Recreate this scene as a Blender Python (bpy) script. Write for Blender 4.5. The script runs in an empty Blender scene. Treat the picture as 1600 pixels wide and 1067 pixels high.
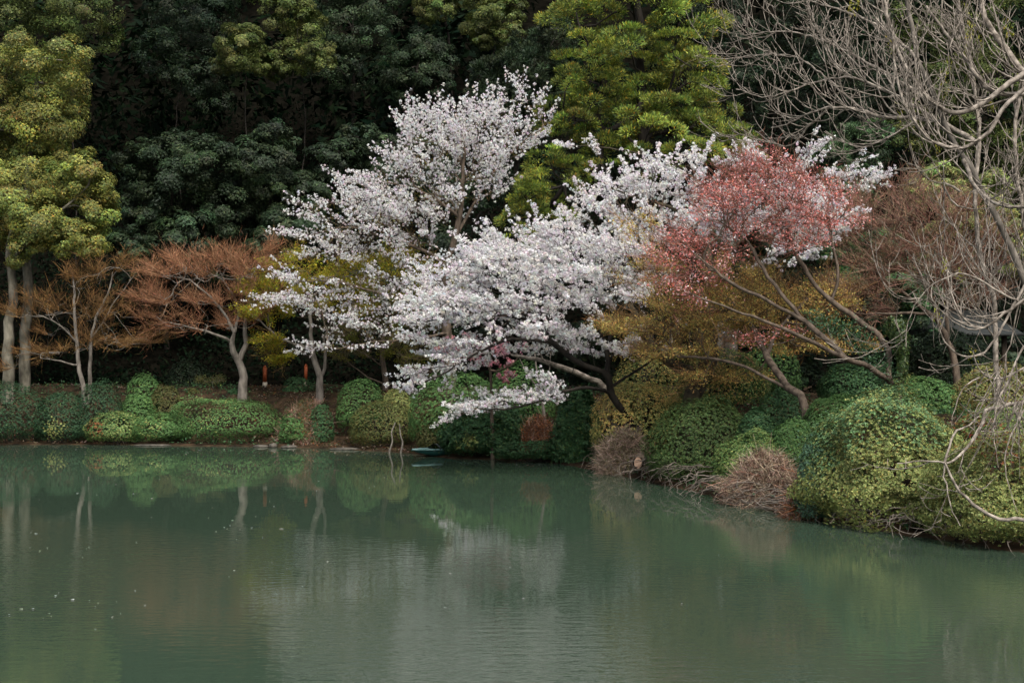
import bpy, math
import numpy as np
from math import radians, pi

S = bpy.context.scene
# ------------------------------------------------------------------ camera, world, sun, exposure
F = 2222.2                     # focal length in pixels of a 1600 px wide frame
CAM_H = 3.0
cam_d = bpy.data.cameras.new("camera")
cam = bpy.data.objects.new("camera", cam_d)
S.collection.objects.link(cam)
cam.location = (0, 0, CAM_H)
cam.rotation_euler = (radians(90), 0, 0)
cam_d.sensor_width = 36
cam_d.lens = 50
cam_d.clip_end = 2000
S.camera = cam

SUN_EL, SUN_AZ = radians(52), radians(160)      # azimuth measured from +Y (away from camera) clockwise
world = bpy.data.worlds.new("World")
S.world = world
world.use_nodes = True
wn = world.node_tree
bg = wn.nodes["Background"]
sky = wn.nodes.new("ShaderNodeTexSky")
sky.sky_type = 'NISHITA'
sky.sun_disc = False
sky.sun_elevation = SUN_EL
sky.sun_rotation = SUN_AZ
sky.air_density = 1.0
sky.dust_density = 6.0
sky.ozone_density = 0.6
hs = wn.nodes.new("ShaderNodeHueSaturation")          # thin overcast: a paler, greyer sky
hs.inputs["Saturation"].default_value = .5
wn.links.new(sky.outputs[0], hs.inputs["Color"])
wn.links.new(hs.outputs[0], bg.inputs[0])
bg.inputs[1].default_value = 0.12

sun_d = bpy.data.lights.new("sun", 'SUN')
sun = bpy.data.objects.new("sun", sun_d)
S.collection.objects.link(sun)
sun_d.energy = 1.5
sun_d.angle = radians(16)
sun_d.color = (1.0, 0.95, 0.88)
sun.location = (0, -10, 40)
# lamp -Z points along the light's travel direction
sx, sy, sz = math.sin(SUN_AZ) * math.cos(SUN_EL), math.cos(SUN_AZ) * math.cos(SUN_EL), math.sin(SUN_EL)
from mathutils import Vector
sun.rotation_euler = Vector((sx, sy, sz)).to_track_quat('Z', 'Y').to_euler()

S.view_settings.view_transform = 'Standard'
S.view_settings.look = 'None'
S.view_settings.exposure = 1.1
S.view_settings.gamma = 1.0
S.view_settings.use_curve_mapping = False
S.render.engine = 'CYCLES'
S.cycles.max_bounces = 5
S.cycles.diffuse_bounces = 2
S.cycles.glossy_bounces = 2
S.cycles.transmission_bounces = 3
S.cycles.transparent_max_bounces = 4
S.cycles.use_denoising = True
S.cycles.sample_clamp_indirect = 4

# ------------------------------------------------------------------ helpers
def P(px, py, D):
    return np.array([(px - 800) / F * D, D, CAM_H + (533.5 - py) / F * D])

def RS(seed):
    return np.random.default_rng(seed)

def unit(v):
    return v / np.maximum(np.linalg.norm(v, axis=-1, keepdims=True), 1e-9)

def rand_dirs(n, r):
    return unit(r.normal(size=(n, 3)))

def smooth(t):
    t = np.clip(t, 0, 1)
    return t * t * (3 - 2 * t)

def vnoise(x, y, seed=0):
    """cheap smooth value noise on the plane, about -1..1"""
    xi, yi = np.floor(x), np.floor(y)
    fx, fy = smooth(x - xi), smooth(y - yi)
    def h(a, b):
        s = np.sin(a * 127.1 + b * 311.7 + seed * 74.7) * 43758.5453
        return (s - np.floor(s)) * 2 - 1
    return (h(xi, yi) * (1 - fx) + h(xi + 1, yi) * fx) * (1 - fy) + (h(xi, yi + 1) * (1 - fx) + h(xi + 1, yi + 1) * fx) * fy

def spline(pts, step):
    """Catmull-Rom through pts, resampled at about step"""
    pts = np.asarray(pts, float)
    if len(pts) == 2:
        k = max(2, int(np.linalg.norm(pts[1] - pts[0]) / step) + 1)
        t = np.linspace(0, 1, k)[:, None]
        return pts[0] * (1 - t) + pts[1] * t
    p = np.vstack([2 * pts[0] - pts[1], pts, 2 * pts[-1] - pts[-2]])
    out = []
    for i in range(1, len(p) - 2):
        k = max(1, int(round(np.linalg.norm(p[i + 1] - p[i]) / step)))
        t = (np.arange(k) / k)[:, None]
        a, b, c, d = p[i - 1], p[i], p[i + 1], p[i + 2]
        out.append(.5 * ((2 * b) + (-a + c) * t + (2 * a - 5 * b + 4 * c - d) * t ** 2 + (-a + 3 * b - 3 * c + d) * t ** 3))
    out.append(p[-2][None])
    return np.vstack(out)

class Geo:
    """collects quads"""
    def __init__(self):
        self.V, self.Q, self.C, self.n = [], [], [], 0
    def add(self, V, Q, C=None):
        self.V.append(V); self.Q.append(Q + self.n); self.n += len(V)
        if C is not None: self.C.append(C)
    def tube(self, pts, rad, sides=5, cap=False):
        pts = np.asarray(pts, float); rad = np.asarray(rad, float)
        k = len(pts)
        T = np.empty_like(pts)
        T[1:-1] = pts[2:] - pts[:-2]; T[0] = pts[1] - pts[0]; T[-1] = pts[-1] - pts[-2]
        T = unit(T)
        m = np.abs(unit(pts[-1] - pts[0] + 1e-6))
        ref = np.zeros(3); ref[np.argmin(m)] = 1
        A = unit(np.cross(T, ref)); B = np.cross(T, A)
        a = np.arange(sides) / sides * 2 * pi
        V = pts[:, None] + rad[:, None, None] * (A[:, None] * np.cos(a)[None, :, None] + B[:, None] * np.sin(a)[None, :, None])
        V = V.reshape(-1, 3)
        i = np.arange(k - 1)[:, None] * sides; j = np.arange(sides)[None]
        j2 = (j + 1) % sides
        Q = np.stack([i + j, i + j2, i + sides + j2, i + sides + j], -1).reshape(-1, 4)
        if cap and sides == 4:
            Q = np.vstack([Q, [[3, 2, 1, 0]], [[(k - 1) * 4 + q for q in range(4)]]])
        self.add(V, Q)
    def box(self, c, s, rz=0, taper=1.0):
        x, y, z = np.array(s) / 2
        V = np.array([[-x, -y, -z], [x, -y, -z], [x, y, -z], [-x, y, -z], [-x * taper, -y * taper, z], [x * taper, -y * taper, z], [x * taper, y * taper, z], [-x * taper, y * taper, z]])
        c_, s_ = math.cos(rz), math.sin(rz)
        V = V @ np.array([[c_, s_, 0], [-s_, c_, 0], [0, 0, 1]]) + np.array(c)
        self.add(V, np.array([[3, 2, 1, 0], [4, 5, 6, 7], [0, 1, 5, 4], [1, 2, 6, 5], [2, 3, 7, 6], [3, 0, 4, 7]]))
    def data(self):
        return np.vstack(self.V), np.vstack(self.Q), (np.vstack(self.C) if self.C else None)

def link_mesh(name, V, Q, mat, parent=None, tint=None, smooth_=False, kind=None):
    if parent is not None and name in ("branches", "twigs"): kind = "stuff"     # too fine to pick apart one by one
    V = np.asarray(V, np.float32)
    if parent is not None:
        b = parent
        off = np.zeros(3)
        while b is not None:
            off += np.array(b.location); b = b.parent
        V = V - off.astype(np.float32)
    me = bpy.data.meshes.new(name)
    me.vertices.add(len(V)); me.vertices.foreach_set("co", V.ravel())
    Q = np.asarray(Q, np.int32)
    me.loops.add(Q.size); me.loops.foreach_set("vertex_index", Q.ravel())
    me.polygons.add(len(Q)); me.polygons.foreach_set("loop_start", np.arange(len(Q), dtype=np.int32) * Q.shape[1])
    if smooth_:
        me.polygons.foreach_set("use_smooth", np.ones(len(Q), bool))
    if tint is not None:
        a = me.attributes.new("tint", 'FLOAT_VECTOR', 'FACE')
        a.data.foreach_set("vector", np.asarray(tint, np.float32).ravel())
    me.materials.append(mat)
    me.update(calc_edges=True)
    o = bpy.data.objects.new(name, me)
    S.collection.objects.link(o)
    if parent is not None: o.parent = parent
    if kind: o["kind"] = kind
    return o

def thing(name, label, cat, loc, group=None):
    o = bpy.data.objects.new(name, None)
    S.collection.objects.link(o)
    o.location = tuple(float(v) for v in loc)
    o.empty_display_size = .3
    o["label"] = label; o["category"] = cat
    if group: o["group"] = group
    return o

def tag(o, label, cat, group=None):
    o["label"] = label; o["category"] = cat
    if group: o["group"] = group
    return o

# ------------------------------------------------------------------ materials
def new_mat(name):
    m = bpy.data.materials.new(name); m.use_nodes = True
    nt = m.node_tree
    return m, nt, nt.nodes["Principled BSDF"], nt.nodes["Material Output"]

def leaf_mat(name, rough=.55, transl=.25, spec=.18):
    m, nt, b, out = new_mat(name)
    at = nt.nodes.new("ShaderNodeAttribute"); at.attribute_name = "tint"
    nt.links.new(at.outputs["Color"], b.inputs["Base Color"])
    b.inputs["Roughness"].default_value = rough
    b.inputs["Specular IOR Level"].default_value = spec
    if transl > 0:
        t = nt.nodes.new("ShaderNodeBsdfTranslucent")
        nt.links.new(at.outputs["Color"], t.inputs["Color"])
        mx = nt.nodes.new("ShaderNodeMixShader"); mx.inputs[0].default_value = transl
        nt.links.new(b.outputs[0], mx.inputs[1]); nt.links.new(t.outputs[0], mx.inputs[2])
        nt.links.new(mx.outputs[0], out.inputs[0])
    return m

def noise_mat(name, c1, c2, scale=6, rough=.85, bump=.3, detail=6, stretch=(1, 1, 1), c3=None, bdist=.02, spec=.2):
    m, nt, b, out = new_mat(name)
    tc = nt.nodes.new("ShaderNodeTexCoord"); mp = nt.nodes.new("ShaderNodeMapping")
    mp.inputs["Scale"].default_value = stretch
    nt.links.new(tc.outputs["Object"], mp.inputs[0])
    nz = nt.nodes.new("ShaderNodeTexNoise"); nz.inputs["Scale"].default_value = scale; nz.inputs["Detail"].default_value = detail
    nt.links.new(mp.outputs[0], nz.inputs["Vector"])
    cr = nt.nodes.new("ShaderNodeValToRGB")
    cr.color_ramp.elements[0].position = .35; cr.color_ramp.elements[0].color = (*c1, 1)
    cr.color_ramp.elements[1].position = .65; cr.color_ramp.elements[1].color = (*c2, 1)
    if c3:
        e = cr.color_ramp.elements.new(.5); e.color = (*c3, 1)
    nt.links.new(nz.outputs[0], cr.inputs[0]); nt.links.new(cr.outputs[0], b.inputs["Base Color"])
    b.inputs["Roughness"].default_value = rough
    b.inputs["Specular IOR Level"].default_value = spec
    if bump:
        bp = nt.nodes.new("ShaderNodeBump"); bp.inputs["Strength"].default_value = bump; bp.inputs["Distance"].default_value = bdist
        nt.links.new(nz.outputs[0], bp.inputs["Height"]); nt.links.new(bp.outputs[0], b.inputs["Normal"])
    return m

M_LEAF = leaf_mat("leaf_green")
M_GLOSS = leaf_mat("leaf_glossy", .42, .15, .4)
M_MATTE = leaf_mat("leaf_matte", .9, .1, .0)
M_PETAL = leaf_mat("petal", .7, .55, .05)
M_THIN = leaf_mat("leaf_thin", .6, .42, .1)
M_TWIG = leaf_mat("twig_wood", .8, 0, .1)
M_BARK_GREY = noise_mat("bark_grey", (.075, .066, .055), (.19, .17, .145), 9, .9, .5, stretch=(1, 1, .4))
M_BARK_PALE = noise_mat("bark_pale_mottled", (.04, .036, .027), (.17, .155, .12), 5, .9, .5, stretch=(1, 1, .5), c3=(.10, .093, .07))
M_BARK_DARK = noise_mat("bark_dark", (.008, .007, .006), (.026, .022, .017), 8, .9, .5, stretch=(1, 1, .4))
M_BARK_BROWN = noise_mat("bark_brown", (.05, .039, .029), (.145, .112, .084), 9, .9, .5, stretch=(1, 1, .4))
M_BARK_MOSS = noise_mat("bark_mossy", (.018, .016, .012), (.06, .05, .03), 7, .95, .6)
M_BARK_BARE = noise_mat("bark_bare_grey", (.085, .072, .058), (.33, .29, .245), 10, .85, .6, c3=(.19, .165, .138))
M_ROOT = noise_mat("root_wood", (.06, .05, .04), (.18, .155, .13), 12, .9, .4)
M_SOIL = noise_mat("soil", (.014, .011, .008), (.05, .033, .02), 3.5, .95, .5, 9, c3=(.03, .021, .013), bdist=.05, spec=.03)

# ------------------------------------------------------------------ terrain
BANK_PX = np.array([(-60, 695), (0, 695), (140, 695), (300, 697), (480, 700), (600, 706), (700, 716), (850, 722), (930, 735), (1000, 750), (1080, 770),
                    (1130, 786), (1200, 800), (1300, 815), (1400, 835), (1500, 850), (1600, 863), (1680, 878)], float)
BANK_D = CAM_H * F / (BANK_PX[:, 1] - 533.5)
def bD(px):
    return float(np.interp(px, BANK_PX[:, 0], BANK_D))
BANK_XY = np.stack([(BANK_PX[:, 0] - 800) / F * BANK_D, BANK_D], 1)
POND = np.vstack([[(-42, 8), (-40, 28), (-30, 38), (-22, 41)], BANK_XY, [(9.5, 15), (11, 9), (10, 2), (4, -1.5), (-10, -2.2), (-30, -2)]])

def pond_sdf(x, y):
    x = np.asarray(x, float); y = np.asarray(y, float)
    d = np.full(x.shape, 1e9); inside = np.zeros(x.shape, bool)
    n = len(POND)
    for i in range(n):
        ax, ay = POND[i]; bx, by = POND[(i + 1) % n]
        ex, ey = bx - ax, by - ay
        t = np.clip(((x - ax) * ex + (y - ay) * ey) / (ex * ex + ey * ey), 0, 1)
        d = np.minimum(d, np.hypot(x - ax - t * ex, y - ay - t * ey))
        with np.errstate(divide='ignore', invalid='ignore'):
            cr = ((ay > y) != (by > y)) & (x < (bx - ax) * (y - ay) / (by - ay + 1e-12) + ax)
        inside ^= cr
    return np.where(inside, -d, d)

def hgt(x, y):
    x = np.asarray(x, float); y = np.asarray(y, float)
    d = pond_sdf(x, y) + .12 * vnoise(x * 1.7, y * 1.7, 3)
    h = np.where(d < 0, np.maximum(-1.4, d * .8), .05 * smooth(d / .3) + 1.5 * smooth((d - .3) / (3.4 + 1.0 * np.exp(-((x + 2.5) / 4.0) ** 2))))
    far = np.maximum(0, y - 46.5 - .03 * np.abs(x) + .8 * vnoise(x * .15, y * .15, 5))
    h = h + np.where(d > 0, .60 * far ** 2 / (far + 3.0) * 1.05, 0)
    h = h + np.where(d > .4, .07 * vnoise(x * .9, y * .9, 1) + .03 * vnoise(x * 2.6, y * 2.6, 2), 0)
    return h

def ground_at(x, y):
    return float(hgt(np.array([x]), np.array([y]))[0])

xs = np.concatenate([np.arange(-400, -160, 40), np.arange(-160, -44, 8), np.arange(-44, -20, 1.0), np.arange(-20, 14, .3), np.arange(14, 46, 1.0), np.arange(46, 160, 8), np.arange(160, 401, 40)])
ys = np.concatenate([np.arange(-300, -60, 40), np.arange(-60, -8, 6), np.arange(-8, 18, .8), np.arange(18, 50, .3), np.arange(50, 80, 1.2), np.arange(80, 171, 6)])
gx, gy = np.meshgrid(xs, ys)
gz = hgt(gx.ravel(), gy.ravel())
gv = np.stack([gx.ravel(), gy.ravel(), gz], 1)
nx_, ny_ = len(xs), len(ys)
ii = (np.arange(ny_ - 1)[:, None] * nx_ + np.arange(nx_ - 1)[None]).ravel()
gq = np.stack([ii, ii + 1, ii + nx_ + 1, ii + nx_], 1)
M_HUMUS_SHADED = noise_mat("forest_floor_shaded", (.002, .002, .0015), (.006, .0055, .004), 2.5, .95, .5, 9, spec=0)  # humus blackened in colour to carry the shade under the hill trees
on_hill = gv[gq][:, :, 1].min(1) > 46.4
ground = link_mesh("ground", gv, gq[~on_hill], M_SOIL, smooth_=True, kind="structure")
hillside = link_mesh("hillside", gv, gq[on_hill], M_HUMUS_SHADED, smooth_=True, kind="structure")

# water
def water_mat():
    m, nt, b, out = new_mat("pond_water")
    b.inputs["Base Color"].default_value = (.030, .050, .033, 1)
    b.inputs["Roughness"].default_value = .018
    b.inputs["IOR"].default_value = 1.42
    tc = nt.nodes.new("ShaderNodeTexCoord")
    def nz(scale, sc, detail=3, rough=.5):
        mp = nt.nodes.new("ShaderNodeMapping"); mp.inputs["Scale"].default_value = sc
        nt.links.new(tc.outputs["Object"], mp.inputs[0])
        n = nt.nodes.new("ShaderNodeTexNoise"); n.inputs["Scale"].default_value = scale; n.inputs["Detail"].default_value = detail
        n.inputs["Roughness"].default_value = rough
        nt.links.new(mp.outputs[0], n.inputs["Vector"])
        return n.outputs[0]
    fine = nz(5.5, (.8, 1.6, 1), 3)
    swell = nz(1.1, (.6, 1.5, 1), 2)
    gust = nz(.16, (1, .8, 1), 2)
    ramp = nt.nodes.new("ShaderNodeMapRange"); ramp.inputs[1].default_value = .42; ramp.inputs[2].default_value = .60
    ramp.inputs[3].default_value = .30; ramp.inputs[4].default_value = 1.5
    nt.links.new(gust, ramp.inputs[0])
    sep = nt.nodes.new("ShaderNodeSeparateXYZ"); nt.links.new(tc.outputs["Object"], sep.inputs[0])
    shel = nt.nodes.new("ShaderNodeMapRange"); shel.interpolation_type = 'SMOOTHSTEP'
    shel.inputs[1].default_value = 17; shel.inputs[2].default_value = 26; shel.inputs[3].default_value = 1.0; shel.inputs[4].default_value = .05
    nt.links.new(sep.outputs[1], shel.inputs[0])
    wob = nt.nodes.new("ShaderNodeMath"); wob.operation = 'MULTIPLY'
    nt.links.new(ramp.outputs[0], wob.inputs[0]); nt.links.new(shel.outputs[0], wob.inputs[1]); ramp = wob
    mul = nt.nodes.new("ShaderNodeMath"); mul.operation = 'MULTIPLY'
    nt.links.new(fine, mul.inputs[0]); nt.links.new(ramp.outputs[0], mul.inputs[1])
    add = nt.nodes.new("ShaderNodeMath"); add.operation = 'MULTIPLY_ADD'; add.inputs[1].default_value = .22
    nt.links.new(swell, add.inputs[0]); nt.links.new(mul.outputs[0], add.inputs[2])
    bp = nt.nodes.new("ShaderNodeBump"); bp.inputs["Strength"].default_value = .30; bp.inputs["Distance"].default_value = .02
    nt.links.new(add.outputs[0], bp.inputs["Height"]); nt.links.new(bp.outputs[0], b.inputs["Normal"])
    return m
wv = np.array([(-46, -5, 0), (14, -5, 0), (14, 43.5, 0), (-46, 43.5, 0)], float)
water = link_mesh("water", wv, np.array([[0, 1, 2, 3]]), water_mat(), kind="structure")

# ------------------------------------------------------------------ foliage builders
def pick(pal, n, r, jit=.25):
    """pal: list of (weight, (r,g,b)); per-leaf brightness jitter"""
    w = np.array([p[0] for p in pal], float); c = np.array([p[1] for p in pal], float)
    k = r.choice(len(pal), n, p=w / w.sum())
    return c[k] * np.exp(r.normal(0, jit, (n, 1))) * (1 + r.normal(0, .06, (n, 3)))

def leaves(Pc, N, L, W, r, C, along=None, fold=.18):
    """pointed leaf blades centred on Pc with normals N"""
    n = len(Pc)
    L = L * np.exp(r.normal(0, .22, (n, 1))); W = W * np.exp(r.normal(0, .22, (n, 1)))
    if along is None:
        T = unit(np.cross(N, rand_dirs(n, r)))
        B = np.cross(N, T)
    else:
        T = unit(along); B = unit(np.cross(T, N + 1e-6)); N = np.cross(B, T)
    V = np.empty((n, 3, 3)); m = r.uniform(-.25, .1, (n, 1))          # one pointed triangle per leaf: at 2-3 pixels nothing more shows
    V[:, 0] = Pc + T * L * m + B * W / 2; V[:, 1] = Pc + T * L * (m * .5 + .55); V[:, 2] = Pc - T * L * .45 - B * W / 2 * r.uniform(.4, 1, (n, 1))
    Q = np.arange(n * 3).reshape(n, 3)
    return V.reshape(-1, 3), Q, np.clip(C, .001, .95)

def blades(base, d, L, w, r, C):
    """thin tapering strips from base along d"""
    n = len(base)
    d = unit(d); B = unit(np.cross(d, rand_dirs(n, r))) * w / 2
    L = np.asarray(L).reshape(-1, 1) * np.ones((n, 1))
    tip = base + d * L
    V = np.stack([base - B, base + B, tip + B * .3, tip - B * .3], 1).reshape(-1, 3)
    return V, np.arange(n * 4).reshape(n, 4), np.clip(C, .001, .95)

def lobe_leaves(lobes, n, L, W, pal, r, subs=30, sub_r=.30, jit=.25, out=.55, blade=False, clump_jit=.22, zsq=.75, zbias=.25):
    """lobes (k,6): centre and radii; each lobe carries sub-clumps, each sub-clump leaves"""
    lobes = np.asarray(lobes, float); k = len(lobes)
    sd = unit(rand_dirs(k * subs, r) + np.array([0, 0, zbias]))
    li = np.repeat(np.arange(k), subs)
    rad = lobes[li, 3:6]
    sc = lobes[li, :3] + sd * rad * r.uniform(.5, .95, (len(li), 1))
    sr = rad.mean(1) * sub_r * r.uniform(.7, 1.25, len(li))
    w = sr ** 2; si = r.choice(len(li), n, p=w / w.sum())
    u = unit(rand_dirs(n, r) + sd[si] * out + np.array([0, 0, .25]))
    rho = sr[si] * r.uniform(.25, 1, n) ** .45
    off = u * rho[:, None]; off[:, 2] *= zsq
    Pc = sc[si] + off
    tone = np.exp(r.normal(0, clump_jit, (len(li), 1))) * (1 + r.normal(0, .07, (len(li), 3)))
    C = pick(pal, n, r, jit) * tone[si]
    N = unit(.5 * sd[si] + .7 * u + np.array([0, 0, .45]) + .45 * rand_dirs(n, r))
    if blade:
        along = unit(u + np.array([0, 0, .15]) + .45 * rand_dirs(n, r))
        return leaves(Pc, N, L, W, r, C, along=along)
    return leaves(Pc, N, L, W, r, C)

def px_lobes(spec, D, r, depth=1.0, dj=1.2):
    """spec: (px, py, rx[, ry]) ellipses in photo pixels set at distances about D -> world lobes of real size"""
    out = []
    for s in spec:
        px, py, rx = s[:3]; ry = s[3] if len(s) > 3 else rx * .9
        d = D + r.uniform(-dj, dj)
        c = P(px, py, d)
        out.append([*c, rx / F * d, rx / F * d * depth, ry / F * d])
    return np.array(out)

# ------------------------------------------------------------------ branching
class Skel: pass

def grow(mains, att, r, step=.3, tip=.006, align=.6, jit=.03, lift=0.0, power=.5, bend=.4):
    cap = 200000
    pos = np.zeros((cap, 3)); dr = np.zeros((cap, 3)); par = np.full(cap, -1); minr = np.zeros(cap)
    n = 0; chains = []
    for m in mains:
        pts = spline(m[0], step); k = len(pts)
        pts[1:-1] += r.normal(0, jit * step, (k - 2, 3))
        t = np.linspace(0, 1, k); rr = m[1] * (1 - t) + m[2] * t
        ids = []
        if n:
            j = int(np.argmin(np.linalg.norm(pos[:n] - pts[0], axis=1)))
            ids.append(j); prev = j
            if np.linalg.norm(pos[j] - pts[0]) < step * .6: pts = pts[1:]; rr = rr[1:]
        else: prev = -1
        for q, p in enumerate(pts):
            pos[n] = p; par[n] = prev; minr[n] = rr[q]
            dr[n] = unit(p - pos[prev]) if prev >= 0 else (0, 0, 1)
            prev = n; ids.append(n); n += 1
        chains.append(ids)
    nm = n; nmc = len(chains)
    att = np.asarray(att, float)
    if len(att):
        dist = np.array([np.min(np.linalg.norm(pos[:nm] - a, axis=1)) for a in att])
        for a in att[np.argsort(dist)]:
            v = a - pos[:n]; d = np.linalg.norm(v, axis=1) + 1e-6
            cs = (v * dr[:n]).sum(1) / d
            j = int(np.argmin(d * (1 + align * (1 - cs))))
            D = d[j]; k = max(2, int(D / step) + 1)
            t = (np.arange(1, k + 1) / k)[:, None]
            c = pos[j] + dr[j] * D * bend + np.array([0, 0, lift * D])
            pts = (1 - t) ** 2 * pos[j] + 2 * t * (1 - t) * c + t * t * a
            pts[:-1] += r.normal(0, jit * D / k * 2, (k - 1, 3))
            ids = [j]; prev = j
            for p in pts:
                pos[n] = p; par[n] = prev; dr[n] = unit(p - pos[prev]); prev = n; ids.append(n); n += 1
            chains.append(ids)
    cnt = np.zeros(n); hasc = np.zeros(n, bool)
    hasc[par[:n][par[:n] >= 0]] = True
    cnt[~hasc] = 1
    for i in range(n - 1, 0, -1):
        if par[i] >= 0: cnt[par[i]] += cnt[i]
    s = Skel(); s.pos = pos[:n]; s.dir = dr[:n]; s.par = par[:n]
    s.rad = np.maximum(tip * np.maximum(cnt, 1) ** power, minr[:n]); s.chains = chains; s.nm = nmc; s.cnt = cnt
    return s

def skel_tubes(s, which=None, thick_sides=9, thin_sides=4, only=None):
    g = Geo()
    for ci, ids in enumerate(s.chains):
        if only == 'main' and ci >= 1: continue
        if only == 'rest' and ci < 1: continue
        rad = s.rad[ids].copy()
        if len(ids) > 1: rad[0] = min(rad[0], rad[1] * 1.15)
        rad[-1] *= .6
        g.tube(s.pos[ids], rad, thick_sides if rad[0] > .04 else thin_sides)
    return g

def twig_points(s, n, r, reach=1.5, rmax=.02, spread=.05):
    """random points along the outer ends of the branches, with local direction"""
    A, B = [], []
    for ids in s.chains:
        acc = 0
        for q in range(len(ids) - 1, 0, -1):
            a, b = ids[q - 1], ids[q]
            if s.rad[b] > rmax: break
            A.append(a); B.append(b)
            acc += np.linalg.norm(s.pos[b] - s.pos[a])
            if acc > reach: break
    A, B = np.array(A), np.array(B)
    ln = np.linalg.norm(s.pos[B] - s.pos[A], axis=1)
    k = r.choice(len(A), n, p=ln / ln.sum())
    t = r.uniform(0, 1, (n, 1))
    p = s.pos[A[k]] * (1 - t) + s.pos[B[k]] * t + r.normal(0, spread, (n, 3))
    return p, unit(s.pos[B[k]] - s.pos[A[k]])

def sprays(s, r, per=3, lo=.3, hi=.8, droop=.0, flat=.45, spread=.5, origin=None, outw_=.6, bias=(0, 0, 0)):
    """short straight twigs fanning outwards from every branch tip"""
    child = np.zeros(len(s.pos), bool); child[s.par[s.par >= 0]] = True
    tips = np.where(~child)[0]
    k = np.repeat(tips, per)
    o = s.pos[0] if origin is None else origin
    outw = s.pos[k] - o; outw[:, 2] *= .25; outw = unit(outw)
    d = unit(s.dir[k] * .5 + outw * outw_ + np.array(bias) + rand_dirs(len(k), r) * np.array([spread, spread, spread * flat]) + np.array([0, 0, .12 - droop]))
    back = r.uniform(0, .35, (len(k), 1))
    return s.pos[k] - s.dir[k] * back, d, r.uniform(lo, hi, len(k))

def ell_points(spec, D, n, r, dj=1.0, hollow=.2):
    """attractor points inside photo-pixel ellipses (px,py,rx,ry[,weight[,D]]) given real depth"""
    w = np.array([s[2] * s[3] * (s[4] if len(s) > 4 else 1) for s in spec], float)
    k = r.choice(len(spec), n, p=w / w.sum())
    out = np.empty((n, 3))
    for i, q in enumerate(k):
        s = spec[q]
        a = r.uniform(0, 2 * pi); m = r.uniform(hollow, 1) ** .5
        d = (s[5] if len(s) > 5 else D) + r.normal(0, 1) * min(dj, s[2] / F * D * .9)
        out[i] = P(s[0] + s[2] * m * math.cos(a), s[1] + s[3] * m * math.sin(a), d)
    return out

# ------------------------------------------------------------------ palettes (linear base colours)
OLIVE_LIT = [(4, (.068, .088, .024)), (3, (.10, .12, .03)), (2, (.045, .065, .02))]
VDARK = [(5, (.004, .008, .0045)), (3, (.006, .011, .006)), (1, (.009, .014, .007))]  # near-black leaves: shade of the hill's hollows put into the colour
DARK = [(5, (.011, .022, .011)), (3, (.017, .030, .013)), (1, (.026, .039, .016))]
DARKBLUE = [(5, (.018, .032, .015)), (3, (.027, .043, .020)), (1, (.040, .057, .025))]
OLIVE = [(4, (.060, .082, .022)), (3, (.09, .112, .028)), (2, (.04, .058, .019))]
CAMPHOR = [(4, (.15, .17, .042)), (3, (.10, .13, .04)), (2, (.21, .205, .042)), (.4, (.25, .17, .035))]
CONIFER = [(5, (.15, .195, .034)), (3, (.23, .25, .042)), (4, (.06, .10, .03)), (.35, (.36, .22, .025))]
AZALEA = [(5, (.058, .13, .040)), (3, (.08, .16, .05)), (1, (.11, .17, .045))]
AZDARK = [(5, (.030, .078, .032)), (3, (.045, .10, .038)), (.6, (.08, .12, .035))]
AZDEEP = [(5, (.019, .050, .024)), (3, (.028, .064, .027)), (.5, (.06, .09, .03))]  # dark azalea green, deepened to carry tree shade on the left bank
YGREEN = [(5, (.20, .235, .075)), (3, (.26, .28, .10)), (2, (.12, .175, .06)), (.6, (.30, .23, .07))]
BRIGHT = [(5, (.11, .20, .085)), (3, (.14, .24, .11)), (2, (.08, .155, .065))]
BLUEG = [(4, (.055, .115, .075)), (3, (.08, .15, .10)), (2, (.07, .12, .05))]
OLBROWN = [(4, (.075, .08, .026)), (3, (.10, .092, .03)), (2, (.05, .07, .026))]
ORANGE = [(4, (.54, .38, .12)), (3, (.47, .39, .13)), (2, (.56, .32, .11)), (2, (.30, .32, .10))]
RUST = [(3, (.19, .075, .03)), (2, (.13, .06, .03)), (1, (.25, .09, .03))]
DRYTW = [(4, (.25, .19, .14)), (3, (.16, .12, .085)), (2, (.33, .26, .20))]
DRYRED = [(4, (.26, .16, .12)), (3, (.16, .09, .065)), (2, (.34, .24, .19))]
WHITE = [(6, (.85, .835, .84)), (3, (.86, .85, .84)), (1, (.83, .74, .77))]
PINKB = [(4, (.76, .38, .45)), (3, (.82, .55, .60)), (1, (.62, .20, .25))]
PINKRED = [(5, (.72, .25, .22)), (3, (.78, .42, .39)), (2, (.60, .17, .12)), (1.4, (.82, .66, .66))]

# ------------------------------------------------------------------ background wood
def base_on_ground(px, D):
    x = (px - 800) / F * D
    return np.array([x, D, ground_at(x, D)])

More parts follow.
